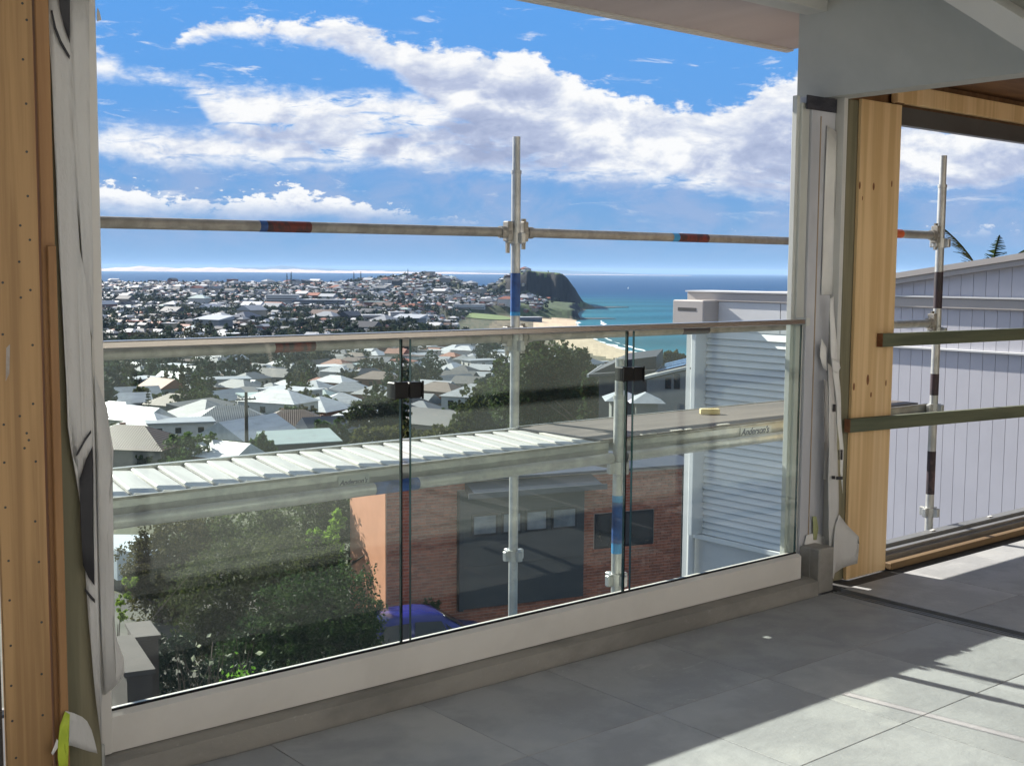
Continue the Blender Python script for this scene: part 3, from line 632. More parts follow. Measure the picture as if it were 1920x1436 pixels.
    sheet([(123, 1334), (132, 1339), (127, 1370), (121, 1396), (126, 1412), (127, 1450), (112, 1450), (108, 1420), (109, 1395), (113, 1362)], 3.368, .0008, 'tape', TAPE, fl, .003)
    sheet([(112, 1392), (108, 1402), (99, 1415), (96, 1411), (102, 1398), (107, 1385)], 3.369, .0008, 'tape_backing', WRAPW, fl, .003)
    thing(MB().bbox(1.295, 1.312, 3.46, 3.475, .02, .135, .004), 'steel_bracket', GALV, 'small curved steel bracket at the left end of the kerb', 'bracket')
build_left_frame()

def build_right_post():
    t = empty('steel_post', 'primed grey steel post with torn wrap at the right end of the balustrade', 'steel post')
    MB().bbox(4.835, 5.022, 3.585, 3.66, .0, 2.392, .003).build('web', STEEL, t)
    MB().bbox(4.752, 4.775, 3.612, 3.64, .08, 2.388, .002).build('outer_flange', STEELW, t)
    MB().bbox(4.774, 4.833, 3.598, 3.655, .08, 2.355, .002).build('side_channel', STEELW, t)
    MB().box(4.899, 4.905, 3.5815, 3.5848, .15, 2.30).build('edge_strip', mat('tan_strip', (.42, .33, .24), (.36, .28, .2), 6, .7), t)
    MB().bbox(5.026, 5.056, 3.54, 3.62, .02, 2.40, .002).build('return_lip', PLASTER2, t)
    MB().box(4.785, 5.02, 3.5800, 3.5845, 2.325, 2.39).build('bitumen_band', BITUMEN, t)
    MB().bbox(4.832, 4.95, 3.462, 3.582, 0, .22, .006).build('base_pad', CONCRETE, t)
    w = empty('wall_wrap', 'torn white wrap and paper strips hanging on the right steel post', 'building wrap')
    sheet([(1551, 236), (1572, 250), (1566, 400), (1562, 553), (1540, 553), (1545, 400)], 3.576, .002, 'paper_strip', WRAPW, w, .001)
    sheet([(1556, 560), (1562, 556), (1566, 620), (1574, 690), (1579, 760), (1581, 840), (1578, 925), (1573, 850), (1570, 760), (1563, 690), (1558, 640)], 3.53, .0012, 'torn_strip', WRAPW, w, .006)
    sheet([(1541, 635), (1551, 652), (1552, 695), (1545, 690), (1538, 668)], 3.55, .001, 'torn_scrap', WRAPW, w, .004)
    sheet([(1545, 710), (1552, 716), (1553, 800), (1550, 900), (1545, 898), (1549, 800)], 3.56, .001, 'torn_ribbon', WRAPW, w, .003)
    sheet([(1561, 672), (1574, 676), (1577, 690), (1572, 700), (1563, 696)], 3.525, .001, 'torn_scrap', WRAPW, w, .003)
    sheet([(1575, 965), (1590, 985), (1609, 1006), (1605, 1018), (1608, 1030), (1603, 1042), (1607, 1056), (1580, 1065), (1564, 1074), (1562, 1085), (1556, 1076), (1562, 1030), (1568, 990)], 3.50, .0015, 'wrap_flap', WRAP, w, .006)
    sheet([(1553, 680), (1562, 690), (1566, 800), (1572, 900), (1573, 970), (1564, 1075), (1555, 1080), (1554, 900)], 3.515, .0012, 'grey_wrap', WRAP, w, .003)
    sheet([(1512, 1003), (1530, 998), (1551, 1008), (1551, 1025), (1540, 1033), (1510, 1032), (1508, 1018)], 3.575, .001, 'tape_patch', WRAPW, w, .002)
    sheet([(1524, 968), (1531, 968), (1535, 990), (1531, 1012), (1525, 1012)], 3.5725, .0006, 'tape', TAPE2, w, .001)
    for x0, y0, x1, y1 in ((1562, 758, 1567, 772), (1572, 843, 1574, 862), (1576, 843, 1580, 862), (1560, 892, 1566, 898), (1568, 893, 1580, 899)):
        sheet([(x0, y0), (x1, y0), (x1, y1), (x0, y1)], 3.508, .0005, 'printed_mark', INK, w, .0)
build_right_post()

def build_balustrade():
    b = empty('balustrade', 'frameless glass balustrade with white base channel and metal top rail', 'balustrade', (1.36, 3.52, .078))
    b.location = (0, 0, 0)
    MB().prism([(3.52, .078), (3.61, .078), (3.61, .188), (3.578, .194), (3.578, .17), (3.548, .17), (3.548, .197), (3.542, .199), (3.52, .188)], 0, 1.352, 4.765).build('base_channel', WHITE, b)
    MB().box(1.356, 4.762, 3.549, 3.5545, .165, .2035).build('glazing_seal', BLACKM, b)
    ea = MB()
    for x0, x1 in ((1.358, 2.447), (2.492, 3.585), (3.630, 4.765)):
        g = MB().box(x0, x1, 3.556, 3.568, .175, 1.307).build('glass_panel', GLASS, b)
        for xe in (x0 - .0015, x1 + .0003): MB().box(xe, xe + .0012, 3.5565, 3.5675, .19, 1.305).build('glass_edge', GEDGE, g)
    MB().bbox(1.352, 4.790, 3.540, 3.586, 1.308, 1.332, .004).build('top_rail', RAIL, b)
    MB().bbox(4.770, 4.80, 3.535, 3.60, 1.300, 1.338, .003).build('rail_end_bracket', STEELW, b)
    for xc, z in ((2.470, 1.125), (3.608, 1.128)):
        MB().bbox(xc - .064, xc - .002, 3.536, 3.588, z - .030, z + .029, .004).bbox(xc + .002, xc + .060, 3.538, 3.587, z - .032, z + .026, .004).box(xc - .065, xc - .059, 3.531, 3.537, z - .033, z + .033).box(xc + .055, xc + .061, 3.533, 3.539, z - .035, z + .030).build('glass_clamp', BLACKM, b)
    for xc in (2.449, 3.5875): MB().box(xc, xc + .003, 3.554, 3.570, .20, 1.306).build('joint_gasket', BLACKM, b)
build_balustrade()

# ================================================================== SCAFFOLD
TR = .0242
def coupler(z, parent, x=0, y=0, big=1.0, m=GALV, legs=False):
    g = MB(); g.tube((x, y, z - .028), (x, y, z + .028), TR + .012, n=14)
    for dx, dy in ((1, 0), (-1, 0), (0, 1), (0, -1)):
        a = Vector((x + dx * .040, y + dy * .040, z)); sx, sy = (.022, .014) if dx else (.014, .022)
        g.bbox(a.x - sx, a.x + sx, a.y - sy, a.y + sy, z - .026, z + .026, .004)
    return g.build('pocket_clamp', m, parent)
def standard(x, y, top, bands, cups, label, spig=True, m=GALV):
    t = empty('scaffold_standard', label, 'scaffold pole', (x, y, -8.64), group='scaffold poles')
    zz = 8.64
    MB().tube((0, 0, 0.02), (0, 0, zz + top - (.17 if spig else 0)), TR, n=18).build('pole', m, t)
    if spig:
        MB().tube((0, 0, zz + top - .172), (0, 0, zz + top), TR * .82, n=16).build('spigot', m, t)
        MB().tube((0, 0, zz + top - .185), (0, 0, zz + top - .168), TR * 1.12, n=16).build('collar', m, t)
    MB().box(-.07, .07, -.07, .07, 0, .012).build('base_plate', GALVD, t)
    for z0, z1, pm in bands: MB().tube((0, 0, zz + z0), (0, 0, zz + z1), TR + .0008, n=18, cap=False).build('paint_band', pm, t)
    for z in cups: coupler(zz + z, t, m=m)
    return t
def ledger(x0, x1, y, z0, z1, bands, label, m=GALVD, wedge=True):
    t = empty('scaffold_ledger', label, 'scaffold tube', (x0, y, z0), group='scaffold tubes'); dz = z1 - z0; L = x1 - x0
    MB().tube((.045, 0, 0), (L - .045, 0, dz), TR, n=18).build('tube', m, t)
    for a, b, pm in bands: MB().tube((a - x0, 0, dz * (a - x0) / L), (b - x0, 0, dz * (b - x0) / L), TR + .0008, n=18, cap=False).build('paint_band', pm, t)
    if wedge:
        for e, sg in ((0.052, 1), (L - .052, -1)):
            g = MB().bbox(e - .016, e + .016, -.022, .022, dz * e / L - .045, dz * e / L + .055, .003)
            g.tube((e + sg * .02, 0, dz * e / L), (e + sg * .055, 0, dz * e / L), TR + .006, n=14)
            g.prism([(e - .010, -.085), (e + .008, -.085), (e + .012, .07), (e - .014, .07)], 1, -.006, .006)
            g.build('wedge_end', GALVD, t)
    return t
def ztube(px, py, y): return float(onY(px, py, y)[2])
def build_scaffold():
    YI, YO = 3.90, 4.75
    xo = float(onY(967, 460, YO)[0]); xi = float(onY(1160, 800, YI)[0]); xr = float(onY(1757, 600, YI)[0])
    z = lambda px, py: ztube(px, py, YO)
    standard(xo, YO, z(970, 257), [(z(966, 585), z(966, 512), BLUEP), (z(966, 592), z(966, 584), BLUEL)], [z(967, 447), z(966, 648), z(963, 1040)], 'outer scaffold pole with a dark blue band standing against the headland')
    z = lambda px, py: ztube(px, py, YI)
    standard(xi, YI, z(1160, 672), [(z(1158, 1018), z(1158, 940), BLUEP), (z(1158, 942), z(1158, 928), BLUEL), (z(1158, 1036), z(1158, 1016), BLUEL)], [z(1158, 876), z(1157, 1085)], 'short inner scaffold pole with a blue band in front of the brick building', spig=True)
    standard(xr, YI, z(1768, 292), [(z(1762, 578), z(1763, 510), PURPLEP), (z(1758, 740), z(1759, 700), PURPLEP), (z(1748, 925), z(1750, 845), PURPLEP)], [z(1764, 456), z(1755, 622), z(1754, 765), z(1747, 958)], 'scaffold pole with maroon bands outside the far window')
    # hidden pair carrying the left end
    standard(xo - 2.66, YO, 1.9, [], [1.74, 1.2], 'scaffold pole behind the left jamb'); standard(xi - 2.66, YI, 1.2, [], [.7], 'inner scaffold pole behind the left jamb')
    zo = ztube(190, 405, YO); zo2 = ztube(1478, 441, YO); zm = ztube(967, 436, YO)
    b0 = float(onY(498, 415, YO)[0]); b1 = float(onY(580, 418, YO)[0])
    ledger(xo - 2.66, xo, YO, zm - .02, zm, [(b0, b1, REDP), (b0 - .035, b0, BLUEP)], 'top guard rail tube with a dark red band on the left of the outer pole')
    b0 = float(onY(1270, 440, YO)[0]); b1 = float(onY(1325, 441, YO)[0])
    ledger(xo, xo + 2.66, YO, zm, zm + .006, [(b0, b1, REDP), (b0 - .05, b0, BLUEL)], 'top guard rail tube with a red and blue band right of the outer pole')
    zk = ztube(967, 632, YO)
    b0 = float(onY(512, 652, YO)[0]); b1 = float(onY(588, 650, YO)[0])
    ledger(xo - 2.66, xo, YO, zk - .01, zk, [(b0, b1, REDP)], 'middle guard rail tube with a red band just under the glass top rail')
    b0 = float(onY(1276, 622, YO)[0]); b1 = float(onY(1326, 620, YO)[0])
    ledger(xo, xo + 2.66, YO, zk, zk + .004, [(b0, b1, PURPLEP)], 'middle guard rail tube with a purple band in front of the white house')
    zt = ztube(1720, 440, YI); xl = 5.52
    ledger(xl, xr, YI, zt, zt, [(xl, float(onY(1689, 440, YI)[0]), ORANGEP)], 'upper scaffold tube with an orange end band in the far window', m=GALV)
    zt = ztube(1715, 607, YI)
    ledger(xl, xr, YI, zt, zt, [], 'middle plain scaffold tube in the far window', m=GALV)
    # plank side and ledger under the deck
    for (x0, x1, lab, txt, band) in ((xi - 2.66, xi, 'ledger tube under the pale slatted deck', 'a', True), (xi, xi + 2.66, 'ledger tube under the brown plywood deck', 'b', False)):
        zl = .706
        bands = []
        if band: bands = [(float(onY(700, 915, YI)[0]), float(onY(782, 912, YI)[0]), BLUEP)]
        ledger(x0, x1, YI, zl, zl, bands, lab, m=GALV, wedge=False)
    ye = 3.935
    for (x0, x1, lab, px, py, rot) in ((xi - 2.62, xi - .03, 'long pale steel side plank of the slatted scaffold deck', 634, 911, 0), (xi + .03, xi + 2.62, 'steel side plank under the brown plywood deck', 1388, 810, 0)):
        t = empty('scaffold_plank', lab, 'scaffold plank', (x0, ye, .722), group='scaffold side planks')
        L = x1 - x0
        MB().prism([(0, .0), (.225, .0), (.225, .046), (.219, .048), (.012, .048), (.009, .060), (0, .060), (-.004, .025)], 0, 0, L).build('plank_body', GALV, t)
        MB().box(0, L, -.0065, -.004, .050, .060).build('rolled_edge', GALVD, t)
        a = onY(px, py, ye - .006); b = onY(px + 58, py - 6, ye - .006)
        MB().box(a[0] - x0, b[0] - x0 + .0, -.0076, -.0066, .001, .042).build('name_patch', mat('patch', (.50, .53, .53), (.44, .47, .47), 9, .6), t)
        c = bpy.data.curves.new('lettering', 'FONT'); c.body = "Anderson's"; c.size = .047; c.extrude = .0006; c.shear = .35; c.offset = .0009
        fo = bpy.data.objects.new('tmp', c); COL.objects.link(fo); dg = bpy.context.evaluated_depsgraph_get(); me = bpy.data.meshes.new_from_object(fo.evaluated_get(dg))
        bpy.data.objects.remove(fo); me.materials.clear(); me.materials.append(mat('marker_ink', (.012, .025, .06), (.02, .04, .09), 20, .5))
        w = max(v.co.x for v in me.vertices); sc = float((b[0] - a[0]) * .9 / w)
        o = inst(me, 'lettering', t, (a[0] - x0 + .006, -.0082, .008), (math.pi / 2, 0, 0), (sc, sc * 1.0, 1))
    # outer planks
    for (x0, x1, lab) in ((xi - 2.62, xi - .03, 'far scaffold plank carrying the pale slats'), (xi + .03, xi + 2.62, 'far scaffold plank carrying the brown plywood')):
        thing(MB().box(x0, x1, 4.20, 4.50, .712, .769), 'scaffold_plank', GALV, lab, 'scaffold plank', 'scaffold far planks')
    tr = MB()
    for x in (xi - 2.66, xi, xi + 2.66): tr.tube((x, YI + .05, .655), (x, YO - .05, .655), TR)
    for i, x in enumerate((xi - 2.66, xi, xi + 2.66)):
        if i == 1: thing(MB().tube((x + .01, YI + .05, .67), (x - .03, YO - .05, .67), TR), 'scaffold_transom', GALVD, 'short scaffold transom tube under the middle of the deck', 'scaffold tube')
    # pale slats laid across the left bay
    sl = empty('slatted_sheet', 'pale sunlit slatted metal sheet lying across the left scaffold deck', 'slatted sheet')
    pit = .1045; n = 24
    me = MB().prism([(-.048, 0), (.0475, 0), (.0475, .003), (.040, .007), (-.040, .013), (-.048, .010)], 1, 0, .522).mesh('slat', DECKM)
    for i in range(n):
        x = xi - .10 - i * pit
        inst(me, 'slat', sl, (x - .03, 3.950, .7710), (0, 0, R(-11) + R(.6) * math.sin(i * 2.1)))
    MB().box(xi - 2.66, xi - .02, 4.478, 4.505, .7695, .788).build('end_rail', GALV, sl)
    MB().box(xi - 2.66, xi - .02, 3.95, 4.47, .7692, .7705).build('under_sheet', DARKMETAL, sl)
    # brown form ply on the right bay
    y0 = 3.937; pa = onZ(1003, 807, .788); pb = onZ(1150, 829, .788)
    bd = empty('formwork_ply', 'brown weathered formwork plywood lying on the right scaffold deck', 'plywood board')
    xa, xb = float(pa[0]), float(pb[0])
    MB().prism([(xa, 4.505), (xb + .02, y0), (6.45, y0 + .02), (6.45, 4.505)], 2, .7695, .788).build('board', FORMPLY, bd)
    MB().prism([(xa - .012, 4.505), (xb + .006, y0 - .002), (xb + .018, y0 - .002), (xa, 4.505)], 2, .7693, .7892).build('black_edge', BITUMEN, bd)
    MB().box(xa + .02, 6.45, 4.5052, 4.515, .770, .792).build('pale_edge', GALV, bd)
    cr = MB()
    for px, py, l in ((1215, 815, .10), (1268, 808, .08), (1355, 797, .09), (1290, 806, .04)):
        c = onZ(px, py, .788); cr.bbox(c[0] - l / 2, c[0] + l / 2, c[1] - .012, c[1] + .008, .7882, .794, .002)
    cr.build('mortar_crumb', mat('mortar', (.6, .57, .52), (.5, .47, .43), 20, .9), bd)['kind'] = 'stuff'
    c = onZ(1328, 772, .80)
    o = thing(MB().bbox(-.052, .052, -.024, .024, 0, .030, .003), 'timber_offcut', mat('offcut', (.66, .56, .30), (.56, .46, .23), 5, .7, stretch=(1, 5, 5)), 'small pale yellow timber offcut on the brown plywood deck', 'timber offcut')
    o.location = (c[0], c[1] - .01, .7882); o.rotation_euler = (0, 0, R(-38))
build_scaffold()

# ================================================================== VEGETATION BUILDERS
LEAF_DARK = leafmat('leaf_dark', (.018, .036, .012), (.06, .09, .027), .38)
LEAF_MID = leafmat('leaf_mid', (.03, .052, .017), (.085, .115, .036), .40)
LEAF_OLIVE = leafmat('leaf_olive', (.036, .042, .014), (.10, .10, .032), .40)
LEAF_LIME = leafmat('leaf_lime', (.10, .20, .018), (.24, .36, .05), .45)
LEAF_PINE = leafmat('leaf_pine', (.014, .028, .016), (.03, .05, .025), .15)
LEAF_PALE = leafmat('leaf_pale', (.24, .28, .16), (.50, .50, .38), .4)
BARK = mat('bark', (.11, .085, .06), (.06, .046, .034), 6, .9, bump=.3, stretch=(1, 1, .3))
def leaf_quads(P, size, r, up=.35, asp=.62):
    """one folded leaf or spray (two triangles) at each point of P"""
    n = len(P); a = r.normal(size=(n, 3)); a /= np.linalg.norm(a, axis=1)[:, None]
    b = r.normal(size=(n, 3)); b[:, 2] += up; b -= (a * b).sum(1)[:, None] * a; b /= np.linalg.norm(b, axis=1)[:, None] + 1e-9
    c = np.cross(a, b); sz = size * (.6 + .8 * r.random(n))[:, None]
    V = np.stack([P - a * sz * .5, P + b * sz * asp * .5 + c * sz * .12, P + a * sz * .5, P - b * sz * asp * .5 + c * sz * .12], 1).reshape(-1, 3)
    return V, np.arange(4 * n).reshape(-1, 4)
def lobe_points(lobes, r, shell=.5):
    out = []
    for cx, cy, cz, rx, ry, rz, n in lobes:
        d = r.normal(size=(n, 3)); d /= np.linalg.norm(d, axis=1)[:, None]
        ph = r.random(3) * 6
        bump = 1 + .20 * np.sin(d[:, 0] * 5 + ph[0]) * np.sin(d[:, 1] * 5 + ph[1]) + .14 * np.sin(d[:, 2] * 9 + ph[2]) + .10 * np.sin(d[:, 0] * 13 + d[:, 1] * 11)
        rad = (shell + (1 - shell) * r.random(n) ** .5) * bump
        P = d * rad[:, None]
        if n > 60:                                       # leaves gather in sprays with gaps between
            m = max(12, n // 16); q = r.integers(0, m, n); P = P[q] * (.94 + .12 * r.random((n, 1))) + r.normal(0, .085, (n, 3)) * (.6 + .8 * r.random(m))[q][:, None]
        out.append(np.array([cx, cy, cz]) + P * np.array([rx, ry, rz]))
    return np.concatenate(out)
def trunk_mesh(h, r0, limbs, r, name='trunk'):
    g = MB(); lean = r.normal(0, .04 * h, 2)
    pts = [(0, 0, -.4), (lean[0] * .3, lean[1] * .3, h * .4), (lean[0], lean[1], h)]
    g.path(pts, [r0 * 1.25, r0, r0 * .7], 8)
    for i in range(limbs):
        a = 2 * math.pi * i / limbs + r.random(); L = h * (.5 + .5 * r.random())
        e = (lean[0] + math.cos(a) * L * .6, lean[1] + math.sin(a) * L * .6, h + L * .55); mid = (lean[0] + math.cos(a) * L * .25, lean[1] + math.sin(a) * L * .25, h + L * .3)
        g.path([pts[-1], mid, e], [r0 * .6, r0 * .4, r0 * .15], 6)
    return g.mesh(name, BARK)
def crown_mesh(lobes, size, m, seed, shell=.5, name='crown'):
    r = np.random.default_rng(seed); V, Fq = leaf_quads(lobe_points(lobes, r, shell), size, r); return npmesh(name, V, Fq, m)
def tree(name, label, cat, d, s, z, lobes, size, m, seed, trunk_h, trunk_r, group=None, shell=.5, limbs=5, inner=True):
    t = empty(name, label, cat, W(d, s, z), -AZ, group)
    inst(crown_mesh(lobes, size, m, seed, shell), 'crown', t)
    inst(trunk_mesh(trunk_h, trunk_r, limbs, np.random.default_rng(seed + 1)), 'trunk', t)
    return t
# lobes of a crown written as picture-sized numbers: (px, py, half-width px, half-height px) at one forward distance
def crown_at(d, items, n, zbase, s0, squash=1.0):
    L = []
    for px, py, rw, rh in items:
        q = ray(px, py); t = d / (q @ _f0); s = t * (q @ _r0); z = CAM[2] + t * q[2]; k = d / F
        L.append((s - s0, 0.35 * rw * k * math.sin(px), z - zbase, rw * k, rw * k * squash, rh * k, n))
    return L
def tree_px(name, label, cat, d, base_px, items, n, size, m, seed, group=None, zg=None, shell=.5, tr=.12, squash=1.0):
    if d is None: d = ground_at(*base_px)[0]; size = .0042 * d
    q = ray(*base_px); t = d / (q @ _f0); s0 = t * (q @ _r0); zg = float(terrain(d, s0)) if zg is None else zg
    lob = crown_at(d, items, n, zg, s0, squash); th = max(.4, min(l[2] for l in lob) * .8)
    return tree(name, label, cat, d, s0, zg, lob, size, m, seed, th, tr, group, shell)

# ================================================================== THE WHITE HOUSE NEXT DOOR
def build_white_house():
    X = 10.0
    CLAD = mat('lilac_white_paint', (.52, .52, .56), (.49, .49, .53), 2, .7, bump=.02, bscale=30)
    CLADW = mat('white_paint', (.60, .61, .61), (.56, .57, .57), 2, .65)
    CREAM = mat('beige_metal', (.42, .39, .36), (.39, .36, .335), 2, .55)
    LOUV = mat('louvre_paint', (.68, .70, .70), (.64, .66, .66), 2, .5)
    h = empty('white_house', 'white clad house next door with a tall louvred shutter and a boxed flue', 'house')
    MB().box(X + .06, X + 7, 7.3, 8.98, -8.6, 1.02).build('wall', CLADW, h)
    # fascia, capping and the box
    MB().bbox(X - .02, X + .3, 3.0, 8.99, 1.245, 1.34, .006).build('fascia', CREAM, h)
    MB().box(X - .04, X + .4, 3.0, 9.0, 1.341, 1.356).build('capping', CLADW, h)
    MB().box(X + .4, X + 7, 3.0, 8.9, 1.28, 1.34).build('roof', CREAM, h)
    fb = MB().bbox(X - .24, X + .05, 8.56, 9.0, .975, 1.255, .01).build('flue_box', CREAM, h)
    MB().box(X - .2425, X - .238, 8.66, 8.92, 1.14, 1.175).build('slot', DARKMETAL, fb)
    pan = MB().box(X + .0, X + .055, 7.74, 8.555, .93, 1.243).mesh('panel', CLADW); inst(pan, 'panel', h)
    MB().box(X + .0, X + .055, 6.6, 7.73, .93, 1.243).build('panel', CLADW, h)
    # corner board, downpipe and louvre frame
    MB().bbox(X - .015, X + .055, 8.90, 8.99, -8.6, .93, .004).build('corner_board', CLADW, h)
    MB().tube((X - .05, 8.83, -8.6), (X - .05, 8.83, .92), .042, n=14).build('downpipe', CLADW, h)
    MB().box(X - .085, X - .015, 8.79, 8.87, .50, .52).build('pipe_bracket', DARKMETAL, h)
    MB().bbox(X - .19, X + .055, 8.70, 8.76, -1.30, .93, .004).bbox(X - .02, X + .055, 7.56, 7.62, -1.30, .93, .004).build('shutter_frame', LOUV, h)
    MB().bbox(X - .06, X + .055, 7.53, 8.80, -1.36, -1.305, .006).build('shutter_sill', LOUV, h)
    MB().box(X + .035, X + .0555, 7.62, 8.70, -1.305, .93).build('shutter_back', DARKMETAL, h)
    lm = MB().add([(-.028, 0, 0), (-.018, 0, -.004), (.022, 0, .080), (.012, 0, .080), (-.028, 1.075, 0), (-.018, 1.075, -.004), (.022, 1.075, .080), (.012, 1.075, .080)],
                  [(0, 1, 2, 3), (4, 7, 6, 5), (0, 3, 7, 4), (1, 5, 6, 2), (0, 4, 5, 1), (3, 2, 6, 7)]).mesh('louvre', LOUV)
    for i in range(31): inst(lm, 'louvre', h, (X, 7.623, -1.298 + .0717 * i))
    for zz in (-1.9, -2.6): MB().box(X + .05, X + .058, 7.3, 8.9, zz, zz + .012).build('wall_joint', DARKMETAL, h)
    # the raked cladding wall seen through the far window
    r = empty('clad_wing', 'lilac white wing next door clad in vertical boards under a raked beige capping', 'house wing')
    yt = lambda y: 1.500 + (6.443 - y) * .145
    MB().prism([(6.95, -8.6), (3.2, -8.6), (3.2, yt(3.2)), (6.95, yt(6.95))], 0, X + .045, X + 6).build('wall', CLAD, r)
    y = 6.95; i = 0
    while y > 3.3:
        a = y - .1145
        MB().prism([(y, -2.2), (a, -2.2), (a, yt(a) - .01), (y, yt(y) - .01)], 0, X + .02, X + .047).build('board', CLAD, r); y -= .1185; i += 1
    MB().prism([(6.97, yt(6.97)), (3.2, yt(3.2)), (3.2, yt(3.2) + .052), (6.97, yt(6.97) + .052)], 0, X - .075, X + .3).build('capping', CREAM, r)
    MB().prism([(6.97, yt(6.97) - .05), (3.2, yt(3.2) - .05), (3.2, yt(3.2) - .002), (6.97, yt(6.97) - .002)], 0, X - .055, X + .1).build('barge', CREAM, r)
    MB().bbox(X - .02, X + .0195, 3.2, 6.95, .865, .885, .003).build('flashing', CLADW, r)
build_white_house()

def build_palm():
    t = empty('palm_tree', 'palm fronds showing above the raked capping of the clad wing', 'palm tree', W(20.5, 8.05, -8.6))
    zc = 8.6 + 1.2
    MB().path([(0, 0, 0), (.1, 0, zc * .6), (0, 0, zc)], [.2, .16, .14], 10).build('trunk', BARK, t)
    for i, (az_, el_, L, dr) in enumerate(((-2.5, 70, 1.35, .6), (-1.3, 78, 1.2, .8), (-.75, 62, 1.45, .75), (-.6, 50, 1.6, .8), (-.9, 38, 1.5, .9), (2.3, 72, 1.5, .5), (3.0, 40, 1.2, 1.1), (.6, 20, 1.2, 1.2))):
        a = az_; V = []; Fq = []; n = 40; pts = []
        for q in range(n + 1):
            u = q / n; ang = R(el_) - dr * u * 1.2; pts.append(None)
        x = z = 0; prev = Vector((0, 0, 0)); P = [prev.copy()]
        for q in range(n):
            ang = R(el_) - dr * (q / n) * 1.3; x += math.cos(ang) * L / n; z += math.sin(ang) * L / n; P.append(Vector((x * math.cos(a), x * math.sin(a), z)))
        side = Vector((-math.sin(a), math.cos(a), 0))
        for q in range(3, n):
            T = (P[q + 1] - P[q]).normalized(); ll = .24 * math.sin(math.pi * min(1, .15 + .85 * q / n)) + .06
            for sg in (-1, 1):
                dirv = (side * sg * .5 + T * .9 - Vector((0, 0, .35 + .3 * random.random()))).normalized(); b = len(V); w = T * .016
                V += [P[q] - w, P[q] + w, P[q] + dirv * ll + w * .2, P[q] + dirv * ll - w * .2]; Fq.append((b, b + 1, b + 2, b + 3))
        g = MB(); g.add(V, Fq); g.path([tuple(p) for p in P[::5]], [.014] * len(P[::5]), 5)
        g.build('frond', LEAF_OLIVE if i % 3 == 2 else LEAF_DARK, t, (0, 0, zc))
build_palm()

# ================================================================== THE STREET BELOW
GZ = -8.65
def build_street():
    rd = MB()
    e1 = Vector((math.cos(R(-15.6)), math.sin(R(-15.6)), 0)); e2 = Vector((-e1.y, e1.x, 0)); o = Vector(W(31, -3.25, 0))
    def quad(u0, u1, v0, v1, z0, z1):
        V = []
        for z in (z0, z1):
            for u, v in ((u0, v0), (u1, v0), (u1, v1), (u0, v1)): q = o + e1 * u + e2 * v; V.append((q.x, q.y, z))
        return MB().add(V, [(3, 2, 1, 0), (4, 5, 6, 7), (0, 1, 5, 4), (1, 2, 6, 5), (2, 3, 7, 6), (3, 0, 4, 7)])
    a = quad(-30, 26, -8.2, -1.2, GZ - .3, GZ + .29).build('road', mat('asphalt', (.055, .055, .056), (.04, .04, .041), 1.5, .9, bump=.1, bscale=30)); a['kind'] = 'structure'
    a = quad(-30, 26, -1.2, -1.05, GZ - .3, GZ + .41).build('kerb', CONCRETE); a['kind'] = 'structure'
    a = quad(-30, 26, -1.05, 6.0, GZ - .3, GZ + .38).build('pavement', mat('paving', (.12, .115, .10), (.075, .08, .06), .8, .9)); a['kind'] = 'structure'
    # brown rendered garden wall and steps at the near left
    w = empty('rendered_wall', 'dark brown rendered garden wall with two sloping caps at the lower left behind the glass', 'garden wall')
    BR = mat('brown_render', (.062, .048, .04), (.048, .037, .03), 2, .85, bump=.1)
    CAPM = mat('wall_cap', (.075, .062, .053), (.058, .048, .041), 3, .8)
    for px0, py0, px1, py1, d in ((222, 1200, 262, 1266, 15.0), (258, 1172, 276, 1200, 17.0)):
        a = ray(px0, py0); b = ray(px1, py1); A = CAM + a * d / (a @ _f0); B = CAM + b * (d - 1.6) / (b @ _f0)
        dv = Vector(B - A); nv = Vector((-dv.y, dv.x, 0)).normalized() * .14
        V = [];
        for q in (Vector(A), Vector(B)):
            for sg in (-1, 1): V += [tuple(q + nv * sg), tuple(Vector((q.x, q.y, GZ - .2)) + nv * sg)]
        MB().add(V, [(0, 2, 6, 4), (0, 4, 5, 1), (2, 3, 7, 6), (0, 1, 3, 2), (4, 6, 7, 5)]).build('wall_panel', BR, w)
        V2 = []
        for q in (Vector(A), Vector(B)):
            for sg in (-1, 1): V2 += [tuple(q + nv * sg * 1.25 + Vector((0, 0, .055))), tuple(q + nv * sg * 1.25 + Vector((0, 0, .004)))]
        MB().add(V2, [(0, 2, 6, 4), (1, 5, 7, 3), (0, 4, 5, 1), (2, 3, 7, 6), (0, 1, 3, 2), (4, 6, 7, 5)]).build('wall_cap', CAPM, w)
    rf_ = empty('garden_roof', 'pale blue grey roof seen at the far left under the ledger', 'shed', W(40, -12.6, -9))
    MB().prism([(-1.3, 0.0), (1.5, .0), (1.5, .55), (-1.3, .95)], 1, -1.6, 1.6).build('roof', mat('pale_sheet', (.60, .66, .68), (.54, .6, .62), 3, .4), rf_, (0, 0, .6)); MB().box(-1.1, 1.3, -1.4, 1.4, -4, .61).build('wall', mat('brown_render', (.062, .048, .04)), rf_)
    drv = W(22, -6.62, GZ + .3)
    dw = thing(MB().box(-.9, .9, -1.6, 1.6, 0, .8, Matrix.Translation(Vector(drv)) @ Matrix.Rotation(.3, 4, 'Z')), 'pale_carport', mat('pale_sheet', (.60, .66, .68), (.54, .6, .62), 3, .4), 'pale blue white carport roof glimpsed between the garden wall and the hedge', 'carport')
build_street()

